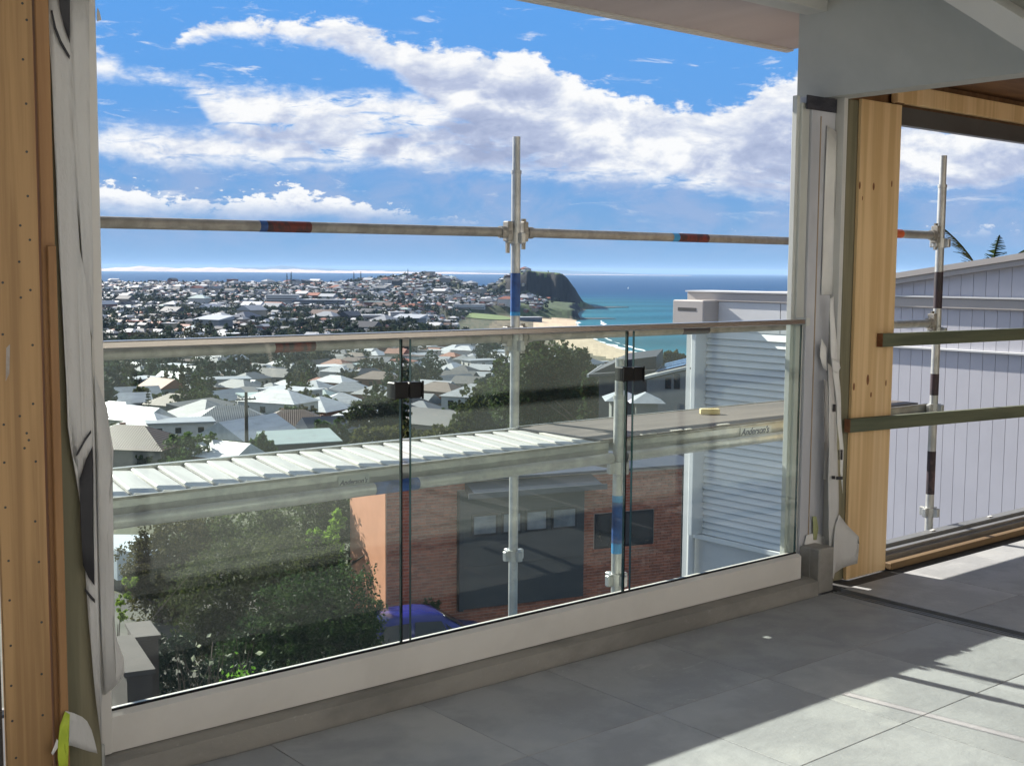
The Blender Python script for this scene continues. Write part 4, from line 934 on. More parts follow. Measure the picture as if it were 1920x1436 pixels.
def build_brick():
    b = empty('brick_building', 'red brown brick building with an orange rendered end and a dark panelled bay', 'building', W(31, -3.25, GZ), R(-15.6))
    BR = mat('brick_red', (.37, .135, .075), (.26, .092, .055), 9, .85, bump=.2, bscale=60, rnd=.22, c3=(.42, .20, .13))
    BRS = mat('brick_red_mass', (.37, .135, .075), (.26, .092, .055), 9, .85, bump=.2, bscale=60, island=.22, c3=(.42, .20, .13))
    MORT = mat('mortar_bed', (.42, .36, .31), (.34, .29, .25), 12, .95)
    REN = mat('orange_render', (.50, .22, .115), (.45, .195, .10), 1.6, .85, bump=.08, bscale=40)
    PAN = mat('dark_panel', (.040, .048, .052), (.034, .041, .045), 1.5, .6)
    NAVY = mat('navy_canopy', (.02, .028, .05), (.016, .022, .042), 3, .5)
    H = 4.62
    MB().box(.013, 9.7, .012, 3.2, 0, H).build('wall', MORT, b)
    MB().box(-.02, .012, -.002, 3.2, 0, H).build('rendered_wall', REN, b)
    MB().box(-.1, 9.8, -.12, 3.3, H, H + .06).build('roof', NAVY, b)
    bay = MB().box(2.02, 5.74, -.14, .02, 1.15, 4.35).build('panelled_bay', PAN, b)
    MB().box(1.98, 2.10, -.20, .0, 1.12, 4.36).build('bay_trim', mat('bay_trim', (.028, .034, .042), (.022, .028, .034), 3, .5), bay)
    MB().box(2.0, 5.72, -.155, -.138, 2.30, 2.306).build('panel_joint', DARKMETAL, bay)
    MB().prism([(-.02, 4.58), (-.75, 4.38), (-.75, 4.28), (-.02, 4.30)], 0, 2.2, 6.0).build('canopy', NAVY, b)
    MB().box(2.0, 6.1, -.80, -.755, 4.27, 4.42).build('gutter', mat('grey_gutter', (.06, .07, .085), (.05, .058, .07), 3, .5), b)
    SKY_PANE = mat('sky_reflect_pane', (.22, .24, .25), (.12, .135, .145), 1.2, .25)  # pale tint paints the sky's reflection onto the panes
    fm = mat('black_frame', (.012, .013, .015), (.016, .017, .019), 5, .4)
    for x0, x1 in ((2.35, 3.10), (3.22, 3.82), (3.92, 4.60), (4.72, 5.50)):
        w = MB().box(x0, x1, -.165, -.142, 3.12, 3.72).build('window', fm, b)
        MB().box(x0 + .06, x1 - .06, -.170, -.1655, 3.18, 3.66).build('pane', SKY_PANE, w)
    w = MB().box(6.15, 8.05, -.02, .02, 2.42, 3.42).build('window', fm, b)
    MB().box(6.22, 7.08, -.028, -.0205, 2.49, 3.35).build('pane', WINDOWG, w); MB().box(7.14, 7.98, -.028, -.0205, 2.49, 3.35).build('pane', WINDOWG, w)
    MB().box(9.02, 9.35, -.03, .0, .4, 4.6).build('dark_strip', PAN, b)
    MB().box(6.1, 8.1, -.05, .0, 2.34, 2.42).build('sill', BR, b)
    L, T, Hh = .230, .012, .076
    me = MB().bbox(-L / 2, L / 2, -.004, .012, 0, Hh - .004, .003).mesh('brick', BR); left = MB(); cnt = 0; more = []
    zr = 0; row = 0
    while zr < 4.54:
        x = .03 + (.12 if row % 2 else 0)
        if row % 2: more.append((.03, .03 + .11, zr))
        while x + L < 9.6:
            x1 = x + L; zc = zr + .04
            skip = (x1 > 2.0 and x < 5.76 and 1.1 < zc < 4.37) or (x1 > 6.12 and x < 8.08 and 2.32 < zc < 3.44) or (x1 > 9.0 and x < 9.37)
            if not skip:
                if x < 2.0 and 1.0 < zc < 4.3 and cnt < 298: inst(me, 'brick', b, (x + L / 2, 0, zr), (0, R(random.uniform(-.4, .4)), R(random.uniform(-.6, .6)))); cnt += 1
                else: more.append((x, x1, zr))
            else:                                        # cut bricks against the openings
                for a0, a1, b0, b1 in ((2.0, 5.76, 1.1, 4.37), (6.12, 8.08, 2.32, 3.44), (9.0, 9.37, -1, 9)):
                    if b0 < zc < b1:
                        if x < a0 - .03 < x1 and x1 > a0: more.append((x, a0 - .006, zr))
                        if x1 > a1 + .03 and x < a1: more.append((a1 + .006, x1, zr))
            x += .24
        zr += .086; row += 1
    for x0, x1, z0 in more: left.box(x0, x1, -.004, .012, z0, z0 + Hh - .004)
    left.build('brickwork', BRS, b)['kind'] = 'stuff'
build_brick()

def build_car():
    c = empty('parked_car', 'blue hatchback parked below between the dark hedge and the brick wall', 'car', W(29.6, -2.15, GZ + .30), R(-15.6))
    PAINT = mat('blue_car_paint', (.020, .030, .19), (.018, .026, .165), 3, .22, spec=.7)
    TY = mat('tyre', (.015, .015, .015), (.02, .02, .02), 9, .8); RIM = mat('rim', (.5, .5, .52), (.4, .4, .42), 6, .3, metal=.8)
    def loft(sec, name, m, parent):
        g = MB(); n = len(sec[0])
        for s_ in sec: g.v += s_
        for i in range(len(sec) - 1):
            for j in range(n): g.f.append((i * n + j, i * n + (j + 1) % n, (i + 1) * n + (j + 1) % n, (i + 1) * n + j)); g.sm.append(True)
        g.f += [tuple(range(n)), tuple(range((len(sec) - 1) * n, len(sec) * n))]; g.sm += [False, False]
        return g.build(name, m, parent)
    def ring(x, w, z0, z1, tw):
        return [(x, -w, z0 + .12), (x, -w * .92, z0), (x, w * .92, z0), (x, w, z0 + .12), (x, w * 1.0, (z0 + z1) / 2), (x, w * tw, z1 - .05), (x, w * tw - .08, z1), (x, -w * tw + .08, z1), (x, -w * tw, z1 - .05), (x, -w, (z0 + z1) / 2)]
    loft([ring(-2.0, .70, .35, .80, .92), ring(-1.9, .80, .25, .95, .94), ring(-1.2, .86, .2, .97, .94), ring(0, .87, .2, .96, .94), ring(.9, .86, .2, .93, .94), ring(1.6, .80, .22, .82, .92), ring(1.95, .68, .3, .68, .9)], 'body', PAINT, c)
    def ring2(x, w, z0, z1, tw): return [(x, -w, z0), (x, w, z0), (x, w * (1 + tw) / 2, (z0 + z1) / 2), (x, w * tw, z1 - .06), (x, w * tw - .12, z1), (x, -w * tw + .12, z1), (x, -w * tw, z1 - .06), (x, -w * (1 + tw) / 2, (z0 + z1) / 2)]
    loft([ring2(-1.85, .76, .90, .98, .9), ring2(-1.45, .80, .92, 1.40, .70), ring2(-.9, .82, .94, 1.49, .68), ring2(-.2, .82, .94, 1.51, .68), ring2(.3, .81, .93, 1.44, .70), ring2(1.05, .78, .90, .98, .92)], 'cabin', PAINT, c)
    GL = mat('car_glass', (.012, .020, .024), (.010, .016, .02), 2, .2, spec=.35)
    for sg in (-1, 1):
        for poly in ([(-1.42, .98), (-.62, .99), (-.58, 1.36), (-1.25, 1.34)], [(-.52, .99), (.38, .98), (.20, 1.33), (-.48, 1.37)], [(.44, .98), (.72, .96), (.36, 1.22), (.28, 1.29)]):
            V = []
            for x, z in poly:
                w = .825 - (z - .94) * (.175 / .5) + .004; V.append((x, sg * w, z)); 
            V += [(x, y - sg * .02, z) for x, y, z in V]
            MB().add(V, [(0, 1, 2, 3), (4, 7, 6, 5), (0, 4, 5, 1), (1, 5, 6, 2), (2, 6, 7, 3), (3, 7, 4, 0)]).build('side_window', GL, c)
        m_ = MB().bbox(.42, .56, sg * .90 - .09, sg * .90 + .09, .98, 1.10, .02).build('wing_mirror', PAINT, c)
        for x in (-1.25, 1.2):
            w = MB().tube((x, sg * .70, .30), (x, sg * .885, .30), .30, n=24).build('wheel', TY, c); MB().tube((x, sg * .885, .30), (x, sg * .892, .30), .19, n=18).build('rim', RIM, w)
        MB().bbox(1.70, 1.93, sg * .58 - .1, sg * .58 + .1, .60, .70, .02).build('headlight', mat('lamp', (.7, .72, .72), (.6, .62, .62), 6, .15), c)
    MB().add([(.34, -.58, 1.425), (.34, .58, 1.425), (1.0, .70, 1.01), (1.0, -.70, 1.01), (.33, -.58, 1.41), (.33, .58, 1.41), (.99, .70, .995), (.99, -.70, .995)], [(0, 3, 2, 1), (4, 5, 6, 7), (0, 1, 5, 4), (1, 2, 6, 5), (2, 3, 7, 6), (3, 0, 4, 7)]).build('windscreen', GL, c)
build_car()

def build_near_plants():
    # the dark hedge of trees beside the car, and shrubs round it
    g = 'hedge trees beside the street'
    tree_px('hedge_tree', 'dark clipped hedge mass beside the blue car', 'hedge tree', 27.0, (600, 1290), [(560, 1160, 95, 75), (640, 1150, 78, 85), (665, 1215, 56, 70), (510, 1215, 85, 70), (590, 1240, 95, 60), (450, 1260, 60, 60)], 5200, .085, LEAF_DARK, 11, g, GZ, .55)
    tree_px('hedge_tree', 'glinting leafy tree rising behind the clipped hedge', 'hedge tree', 29.5, (480, 1290), [(450, 1075, 90, 70), (540, 1060, 95, 72), (390, 1120, 75, 75), (500, 1130, 95, 70), (600, 1085, 50, 60), (420, 1190, 70, 60)], 4200, .085, LEAF_MID, 21, g, GZ, .5)
    tree_px('hedge_tree', 'dense dark tree behind the hedge under the scaffold deck', 'hedge tree', 35, (560, 1240), [(560, 985, 85, 70), (470, 1000, 80, 60), (620, 960, 60, 60), (640, 1030, 50, 75), (400, 1020, 75, 55), (530, 1050, 90, 60)], 3600, .11, LEAF_MID, 31, g, GZ, .5)
    tree_px('hedge_tree', 'olive brown tree at the left end of the hedge', 'hedge tree', 33, (300, 1240), [(290, 1050, 62, 55), (335, 1015, 62, 48), (265, 1080, 38, 38), (350, 1080, 60, 60), (310, 1125, 70, 50)], 3400, .10, LEAF_OLIVE, 41, g, GZ, .5)
    tree_px('garden_tree', 'bright lime green leafy shrub against the orange rendered wall', 'shrub', 30.2, (625, 1240), [(622, 1010, 28, 42), (600, 1035, 24, 26), (634, 975, 15, 26), (628, 1060, 24, 36), (590, 1000, 16, 14)], 520, .10, LEAF_LIME, 51, None, GZ, .2)
    tree_px('garden_shrub', 'small lime shrub at the far lower left by the wrap', 'shrub', 20, (228, 1200), [(240, 1095, 18, 16), (232, 1120, 16, 20), (228, 1150, 14, 16), (252, 1190, 10, 14)], 160, .07, LEAF_LIME, 55, None, GZ, .2, .03)
    tree_px('garden_shrub', 'small dark shrub in front of the brick wall above the car', 'shrub', 30.6, (805, 1180), [(806, 1140, 22, 20), (790, 1158, 14, 14), (820, 1158, 12, 14)], 420, .07, LEAF_DARK, 61, None, GZ, .4, .03)
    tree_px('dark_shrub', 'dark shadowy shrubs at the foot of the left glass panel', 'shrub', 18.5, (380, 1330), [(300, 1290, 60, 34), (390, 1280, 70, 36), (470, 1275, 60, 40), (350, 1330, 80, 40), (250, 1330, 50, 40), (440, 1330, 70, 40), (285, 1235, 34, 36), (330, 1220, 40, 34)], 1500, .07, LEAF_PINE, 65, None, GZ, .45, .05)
    # bare twiggy shrub in front, some white leaves and yellow flower spikes
    t = empty('twiggy_shrub', 'bare twiggy shrub with a few pale leaves at the foot of the glass', 'shrub', W(17, -4.2, GZ), -AZ); r = np.random.default_rng(5)
    for i in range(34):
        px = 330 + 160 * r.random(); py = 1190 + 80 * r.random(); d = 16.2 + 1.6 * r.random(); q = ray(px, py); tt = d / (q @ _f0)
        e = Vector((tt * (q @ _r0) + 4.2, d - 17, CAM[2] + tt * q[2] - GZ)); s0 = Vector(((e.x) * .3 + r.normal(0, .15), r.normal(0, .15), e.z - 1.4 - r.random()))
        mid = (s0 + e) / 2 + Vector((r.normal(0, .12), r.normal(0, .1), .1)); MB().path([tuple(s0), tuple(mid), tuple(e)], [.012, .007, .003], 5).build('twig', BARK, t)
    P = []
    for i in range(20):
        px, py = (330 + 165 * r.random(), 1188 + 70 * r.random()); d = 16.0 + 1.4 * r.random(); q = ray(px, py); tt = d / (q @ _f0); P.append((tt * (q @ _r0) + 4.2, d - 17, CAM[2] + tt * q[2] - GZ))
    V, Fq = leaf_quads(np.array(P), .085, r); npobj('leaf_spray', V, Fq, LEAF_PALE, parent=t)['kind'] = 'stuff'
    P = []
    for i in range(120):
        px, py = (455 + r.normal(0, 14), 1275 + r.normal(0, 16)); d = 15.5 + .5 * r.random(); q = ray(px, py); tt = d / (q @ _f0); P.append((tt * (q @ _r0) + 4.2, d - 17, CAM[2] + tt * q[2] - GZ))
    V, Fq = leaf_quads(np.array(P), .06, r); npobj('yellow_foliage', V, Fq, LEAF_LIME, parent=t)['kind'] = 'stuff'
    # mid-distance trees below and beyond the deck
    g = 'big trees beyond the deck'
    tree_px('fig_tree', 'huge dark fig tree behind the outer scaffold pole', 'tree', 105, (1020, 850), [(1030, 700, 62, 55), (985, 725, 60, 60), (1065, 720, 50, 60), (1000, 770, 70, 60), (1080, 775, 48, 55), (1040, 760, 60, 60), (1035, 820, 90, 50), (1000, 672, 30, 28), (1090, 700, 24, 40)], 2600, .42, LEAF_DARK, 71, g, None, .5, .5)
    tree_px('fig_tree', 'olive dark tree just left of the huge fig tree', 'tree', 112, (920, 850), [(920, 760, 52, 40), (945, 735, 38, 38), (890, 790, 40, 36), (950, 795, 50, 42), (915, 820, 60, 36)], 2200, .40, LEAF_MID, 81, g, None, .5, .4)
    tree_px('spreading_tree', 'wide dark spreading tree left of the left glass clamp', 'tree', 150, (715, 850), [(690, 765, 40, 16), (725, 757, 36, 16), (665, 785, 24, 14), (745, 770, 30, 18), (715, 785, 38, 22), (725, 810, 44, 26)], 1300, .42, LEAF_DARK, 91, g, None, .4, .35)
    for i, (bx, by, d, it, m, lab) in enumerate((
        (745, 868, 88, [(700, 825, 40, 22), (745, 822, 40, 24), (790, 828, 40, 20), (830, 818, 36, 18), (720, 848, 60, 20)], LEAF_OLIVE, 'long brownish shrubbery along the far edge of the slatted deck'),
        (340, 884, 86, [(330, 838, 40, 26), (375, 835, 40, 28), (410, 850, 30, 22), (300, 858, 34, 22), (350, 862, 60, 20)], LEAF_MID, 'green shrubbery left of the red walled house'),
        (490, 874, 90, [(495, 835, 20, 22), (480, 855, 20, 20), (505, 860, 16, 20)], LEAF_MID, 'rounded bush between the red house and the dark skillion house'),
        (250, 828, 120, [(225, 808, 26, 14), (260, 812, 22, 14), (280, 815, 16, 10)], LEAF_OLIVE, 'low scrubby tree at the far left above the deck'),
        (640, 856, 118, [(625, 815, 24, 26), (650, 832, 22, 22), (608, 805, 16, 16)], LEAF_MID, 'leafy tree in front of the navy gabled house'),
        (570, 790, 170, [(560, 770, 40, 16), (600, 762, 34, 18), (530, 775, 26, 14)], LEAF_DARK, 'dark trees above the skillion house'),
        (880, 832, 100, [(870, 808, 36, 14), (905, 815, 36, 16), (845, 815, 24, 14)], LEAF_MID, 'low green bushes along the deck edge left of the outer pole'),
        (1262, 690, 95, [(1258, 672, 16, 12), (1275, 676, 16, 10), (1246, 678, 10, 8)], LEAF_OLIVE, 'dark olive bush beside the beach above the solar panels'),
        (1112, 790, 62, [(1103, 730, 12, 26), (1110, 770, 14, 24), (1098, 790, 16, 24)], LEAF_DARK, 'dark garden tree beside the grey gabled house'))):
        tree_px('garden_tree', lab, 'tree', None if d > 65 else d, (bx, by), it, 900, .0042 * d, m, 101 + i * 3, None, None, .45, .14)
build_near_plants()

# ================================================================== THE SUBURB
RC = {'white': (.56, .57, .58), 'pale grey': (.34, .36, .38), 'mid grey': (.20, .215, .23), 'dark grey': (.055, .06, .068), 'charcoal blue': (.035, .05, .08), 'terracotta': (.28, .095, .05), 'brown': (.11, .07, .052), 'pale green': (.36, .44, .42)}
WC = {'white': (.58, .57, .54), 'cream': (.46, .41, .32), 'brick': (.22, .10, .07), 'grey': (.24, .25, .26), 'dark': (.07, .07, .075), 'beige': (.36, .31, .25)}
def ribbed(mt):
    k = NT(mt.node_tree); p = k.n['Principled BSDF']; tc = k.new('ShaderNodeTexCoord'); w = k.new('ShaderNodeTexWave', wave_type='BANDS', bands_direction='Y')
    k.l.new(tc.outputs['Object'], w.inputs['Vector']); w.inputs['Scale'].default_value = .9; b = k.new('ShaderNodeBump'); b.inputs['Strength'].default_value = .5; b.inputs['Distance'].default_value = .05
    k.l.new(w.outputs['Fac'], b.inputs['Height']); k.l.new(b.outputs[0], p.inputs['Normal'])
    src = p.inputs['Base Color'].links[0].from_socket; st = k.smooth(k.noise(tc.outputs['Object'], .45, 8, .7), .5, .72)
    k.l.new(k.mix(k.math('MULTIPLY', st, .4), src, (.16, .13, .11, 1)), p.inputs['Base Color']); return mt
def roofm(c):
    if 'roof_' + c.replace(' ', '_') in MATS: return MATS['roof_' + c.replace(' ', '_')]
    return ribbed(mat('roof_' + c.replace(' ', '_'), RC[c], tuple(x * .82 for x in RC[c]), 1.2, .42 if c in ('white', 'pale grey', 'pale green') else .6, rnd=.12, stretch=(1, .15, 1)))
def wallm(c): return mat('wall_' + c, WC[c], tuple(x * .88 for x in WC[c]), 1.0, .8, rnd=.12)
def roof_geo(kind, w, l, h, rise, o=.45):
    """roof solids over a w x l footprint, eave at h"""
    a, b = w / 2 + o, l / 2 + o; e = .16
    if kind == 'gable': V = [(-a, -b, h), (a, -b, h), (a, b, h), (-a, b, h), (0, -b, h + rise), (0, b, h + rise)]; Fq = [(0, 1, 4), (1, 2, 5, 4), (2, 3, 5), (3, 0, 4, 5), (0, 3, 2, 1)]
    elif kind == 'hip':
        r = max(0.1, b - a); V = [(-a, -b, h), (a, -b, h), (a, b, h), (-a, b, h), (0, -r, h + rise), (0, r, h + rise)]; Fq = [(0, 1, 4), (1, 2, 5, 4), (2, 3, 5), (3, 0, 4, 5), (0, 3, 2, 1)]
    elif kind == 'skillion': V = [(-a, -b, h), (a, -b, h), (a, b, h), (-a, b, h), (-a, -b, h + e), (a, -b, h + e + rise * .6), (a, b, h + e + rise * .6), (-a, b, h + e)]; Fq = [(0, 3, 2, 1), (4, 5, 6, 7), (0, 1, 5, 4), (1, 2, 6, 5), (2, 3, 7, 6), (3, 0, 4, 7)]
    else: V = [(-a, -b, h), (a, -b, h), (a, b, h), (-a, b, h), (-a, -b, h + .35), (a, -b, h + .35), (a, b, h + .35), (-a, b, h + .35)]; Fq = [(0, 3, 2, 1), (4, 5, 6, 7), (0, 1, 5, 4), (1, 2, 6, 5), (2, 3, 7, 6), (3, 0, 4, 7)]
    return V, Fq
def house_protos():
    out = []
    for i, (kind, w, l, h, rise) in enumerate((('gable', 8, 12, 3.2, 2.4), ('hip', 9, 13, 3.3, 2.5), ('hip', 10, 11, 3.2, 2.6), ('gable', 7, 15, 3.4, 2.0), ('flat', 9, 14, 5.8, .4), ('skillion', 8, 13, 4.0, 2.2), ('hip', 9, 14, 5.8, 2.4), ('gable', 9, 11, 5.6, 2.6))):
        wl = MB().box(-w / 2, w / 2, -l / 2, l / 2, -4, h + .05)
        if kind == 'gable':
            for y in (-l / 2, l / 2): s_ = 1 if y > 0 else -1; wl.prism([(-w / 2, h), (w / 2, h), (0, h + rise * .86)], 1, y - s_ * .1, y)
        wm = wl.mesh('wall', wallm('cream')); rm = MB().add(*roof_geo(kind, w, l, h, rise)).mesh('roof', roofm('white'))
        wins = []
        for fy in (-1, 1):
            for fx in (-.28, .25):
                for zz in ([1.0] if h < 4.5 else [1.0, 3.7]): wins.append((fx * w, fy * (l / 2 + .015), zz, 0))
        for fx in (-1, 1):
            for fy in (-.3, .05, .34):
                for zz in ([1.0] if h < 4.5 else [1.0, 3.7]): wins.append((fx * (w / 2 + .015), fy * l, zz, math.pi / 2))
        out.append((kind, w, l, h, wm, rm, wins))
    return out
HP = house_protos()
WINM = MB().box(-.65, .65, -.03, .03, 0, 1.25).mesh('window', WINDOWG)
CHIM = MB().box(-.3, .3, -.3, .3, 0, 1.6).mesh('chimney', mat('chimney_brick', (.25, .13, .09), (.18, .09, .07), 6, .9))
NH = [0]
def place_house(pi, d, s, rz, wc, rc, label, group, zoff=0.0, wins=False, scale=1.0, chim=False, z=None):
    kind, w, l, h, wm, rm, wn = HP[pi]; z = float(terrain(d, s)) + zoff if z is None else z
    t = empty('house', label, 'house', W(d, s, z), rz, group)
    if scale != 1: t.scale = (scale,) * 3
    inst(wm, 'wall', t, m=wallm(wc)); r_ = inst(rm, 'roof', t, m=roofm(rc))
    if wins:
        for x, y, zz, a in wn: inst(WINM, 'window', t, (x, y, zz), (0, 0, a))
    if chim: inst(CHIM, 'chimney', r_, (w * .2, l * .15, h + .9))
    NH[0] += 1; return t
OCC = []                                                    # footprints taken: (x, y, radius)
def free(x, y, r):
    for a, b, q in OCC:
        if (a - x) ** 2 + (b - y) ** 2 < (q + r) ** 2: return False
    return True
# the houses one can tell apart below the balustrade: (px, py of the base, prototype, turn, wall, roof, scale, label)
NAMED = [
    (562, 866, 5, 75, 'dark', 'pale green', .62, 'dark walled skillion house with a pale green roof just above the slatted deck'),
    (418, 886, 0, 20, 'brick', 'white', .58, 'red walled house with a white roof just above the slatted deck'),
    (625, 832, 0, 80, 'white', 'charcoal blue', .72, 'white walled house with a charcoal blue gable left of the spreading tree'),
    (825, 826, 0, 15, 'beige', 'dark grey', .85, 'house with a steep dark grey gable between the clamp and the outer pole'),
    (550, 826, 1, 60, 'beige', 'brown', .8, 'large brown hipped roof above the skillion house'),
    (245, 880, 1, 40, 'beige', 'brown', .8, 'brown hipped house at the far left edge above the deck'),
    (338, 838, 4, 70, 'white', 'pale grey', .6, 'low pale flat roofed house left of the shrubbery'),
    (285, 836, 2, 30, 'white', 'white', .8, 'white hipped cottage at the far left of the near slope'),
    (385, 812, 2, 15, 'grey', 'mid grey', .95, 'grey hipped house in the middle of the left glass panel'),
    (430, 826, 1, 70, 'cream', 'mid grey', .9, 'long grey hipped house left of the dark trees'),
    (306, 762, 7, 10, 'grey', 'terracotta', .85, 'two storey grey house with an orange terracotta roof'),
    (232, 770, 3, 80, 'white', 'pale grey', 1.0, 'long pale roofed house at the far left of the town slope'),
    (215, 782, 3, 78, 'white', 'white', .9, 'long white roofed house in front of the pale one at the far left'),
    (498, 778, 4, 75, 'white', 'pale green', .75, 'pale green flat roofed house beyond the left panel trees'),
    (460, 742, 0, 5, 'white', 'white', .9, 'white gabled cottage with its end facing the balcony'),
    (425, 744, 4, 70, 'white', 'pale grey', .9, 'pale flat roofed block beside the white gabled cottage'),
    (606, 716, 4, 85, 'white', 'white', 1.0, 'wide white flat roofed house in the middle of the slope'),
    (520, 722, 1, 75, 'cream', 'mid grey', 1.1, 'wide grey hipped house left of the wide white one'),
    (690, 728, 1, 80, 'brick', 'charcoal blue', 1.2, 'big brick house with a charcoal blue hipped roof left of the left clamp'),
    (655, 752, 1, 50, 'cream', 'pale grey', .9, 'pale hipped house below the big brick house'),
    (610, 762, 2, 30, 'white', 'mid grey', .8, 'small grey hipped house beyond the dark trees'),
    (812, 750, 0, 20, 'white', 'pale grey', 1.0, 'pale gabled house just right of the left clamp'),
    (640, 775, 2, 60, 'white', 'white', .8, 'white roofed house behind the spreading tree'),
    (770, 788, 1, 85, 'dark', 'dark grey', .8, 'dark roofed house behind the left glass joint'),
    (862, 724, 0, 30, 'brick', 'dark grey', 1.0, 'dark steep gabled house left of the fig tree'),
    (840, 738, 3, 88, 'cream', 'mid grey', 1.1, 'long low grey house under the dark steep gable'),
    (900, 700, 4, 80, 'white', 'pale grey', 1.0, 'pale block of flats left of the outer pole'),
    (865, 672, 1, 85, 'white', 'pale grey', 1.5, 'broad pale roofed hall below the top rail'),
    (1128, 690, 4, 70, 'brick', 'pale grey', .8, 'pale flat roofed brick house beside the beach road'),
    (1118, 708, 4, 72, 'brick', 'white', .7, 'white flat roofed brick house above the grey gabled house'),
]
def build_named():
    for px, py, pi, rz, wc, rc, sc, lab in NAMED:
        d, s, z = ground_at(px, py); p = W(d, s)
        place_house(pi, d, s, R(rz), wc, rc, lab, None, 0, True, sc, rc in ('terracotta', 'brown', 'charcoal blue'), z); OCC.append((p[0], p[1], 7 * sc))
    # grey house with the curved roof and solar panels
    GREY = mat('grey_render', (.20, .205, .215), (.175, .18, .19), 1.5, .8); DG = mat('dark_grey_render', (.085, .088, .095), (.07, .073, .08), 1.5, .8)
    PALE = mat('pale_roof', (.40, .40, .39), (.35, .35, .345), 1.2, .5); SOL = mat('solar_panel', (.018, .05, .13), (.022, .065, .16), .8, .12, spec=.8)
    dd = 56.0; q = ray(1212, 760); t_ = dd / (q @ _f0); s0 = t_ * (q @ _r0); k = dd / F
    h = empty('solar_house', 'grey house with a curved roof carrying blue solar panels right of the right clamp', 'house', W(dd, s0, -14), R(-52))
    zt = lambda px, py: float((CAM + ray(px, py) * dd / (ray(px, py) @ _f0))[2]) + 14
    n = 12; xs = np.linspace(0, 5.2, n); zs = zt(1212, 712) + 1.05 * np.sin(np.linspace(0, 1.35, n))
    MB().prism([(0, 0)] + [(5.2, 0)] + [(float(x), float(z)) for x, z in zip(xs[::-1], zs[::-1])], 1, 0, 6).build('wall', GREY, h)
    rf = MB()
    for i in range(n - 1): rf.prism([(xs[i] - .15, zs[i] + .02), (xs[i + 1] - .15, zs[i + 1] + .02), (xs[i + 1] - .15, zs[i + 1] + .14), (xs[i] - .15, zs[i] + .14)], 1, -.15, 6.2)
    rfo = rf.build('roof', PALE, h)
    for y0 in (.5, 2.6, 4.5):
        for x0, x1 in ((.35, 1.7), (2.0, 3.4), (3.6, 4.8)):
            za, zb = np.interp([x0, x1], xs, zs) + .22
            MB().prism([(x0, za), (x1, zb), (x1, zb + .04), (x0, za + .04)], 1, y0, y0 + 1.6).build('solar_panel', SOL, rfo)
    for x, hh in ((.85, 1.0), (1.25, 1.3)): MB().box(x, x + .28, -.02, .015, zt(1225, 728), zt(1225, 728) + hh * .55).build('window', WINDOWG, h)
    # darker house to its left, and the small pavilion between
    s1 = float(((1124 - CX) / F) * 58)
    h2 = empty('grey_gabled_house', 'dark grey house with a pale gutter between the fig tree and the short pole', 'house', W(58, s1, -14), R(-50))
    z1 = 14 + 1.55 - (706 - 510) * 58 / F
    MB().box(0, 2.6, 0, 6, 0, z1).build('wall', DG, h2)
    MB().prism([(-.5, z1), (2.7, z1 + .22), (2.7, z1 + .40), (-.5, z1 + .12)], 1, -.4, 6.2).prism([(-.4, z1 + .12), (2.7, z1 + .4), (2.7, z1 + 1.0), (.9, z1 + .75)], 1, .4, 6.2).build('roof', mat('slate_roof', (.03, .032, .04), (.022, .024, .03), 2, .6), h2)
    MB().box(-.55, -.45, -.45, 6.2, z1 - .02, z1 + .12).build('gutter', PALE, h2)
    MB().box(.3, .9, -.02, .01, z1 - 3.1, z1 - 2.2).build('window', WINDOWG, h2)
    for i, (px, py, lab, w_) in enumerate(((1168, 748, 'small pale roofed pavilion beside the short pole', 1.0), (1212, 752, 'small pale roofed garden room under the curved roof house', .9))):
        d3 = 51 - i; s3 = (px - CX) / F * d3; z3 = 1.55 - (py - 510) * d3 / F
        p = empty('pavilion', lab, 'pavilion', W(d3, s3, z3), R(-40))
        V, Fq = roof_geo('hip', w_ * 1.2, w_ * 1.6, 0, .38, .2); MB().add(V, Fq).build('roof', mat('pavilion_roof', (.36, .385, .40), (.3, .32, .335), 1.5, .45), p)
        MB().box(-w_ * .5, w_ * .5, -w_ * .7, w_ * .7, -6, .0).build('wall', mat('pavilion_wall', (.16, .17, .165), (.13, .14, .135), 1.5, .8), p)
    # long pale hospital block, flats and surf club seen across the flat
    for px, py, w_, hh, dp, rz, m_, lab, nm in ((528, 571, 58, 15, 26, 3, PALE, 'tall pale hospital block across the middle of the town', 'hospital'), (596, 572, 96, 8, 26, 3, mat('blue_grey_wall', (.17, .19, .22), (.14, .16, .19), .2, .7), 'long low blue grey wing right of the tall pale hospital block', 'hospital wing'),
                                        (700, 606, 40, 8, 16, 10, PALE, 'white apartment block left of the sports ground', 'apartment block'), (745, 604, 26, 10, 14, 14, PALE, 'white stepped apartment block in the middle distance', 'apartment block'),
                                        (880, 580, 60, 7, 20, 8, mat('pale_wall', (.45, .45, .44), (.38, .38, .38), .2, .8), 'row of pale flats left of the outer pole', 'apartment block'), (995, 603, 46, 6, 20, 20, mat('blue_grey_roof', (.11, .13, .17), (.09, .1, .13), .2, .6), 'dark surf pavilion beside the beach', 'pavilion')):
        d, s, z = ground_at(px, py, 600); k_ = d / F
        t = empty('large_building', lab, nm, W(d, s, z), -AZ + R(rz)); ww = w_ * .62 if w_ > 90 else w_ * k_ * .95
        MB().box(-w_ * k_ / 2, w_ * k_ / 2, 0, dp, -4, hh).build('wall', m_, t); MB().box(-w_ * k_ / 2 - .6, w_ * k_ / 2 + .6, -.6, dp + .6, hh, hh + .8).build('roof', roofm('white'), t)
        nwin = int(w_ / 7)
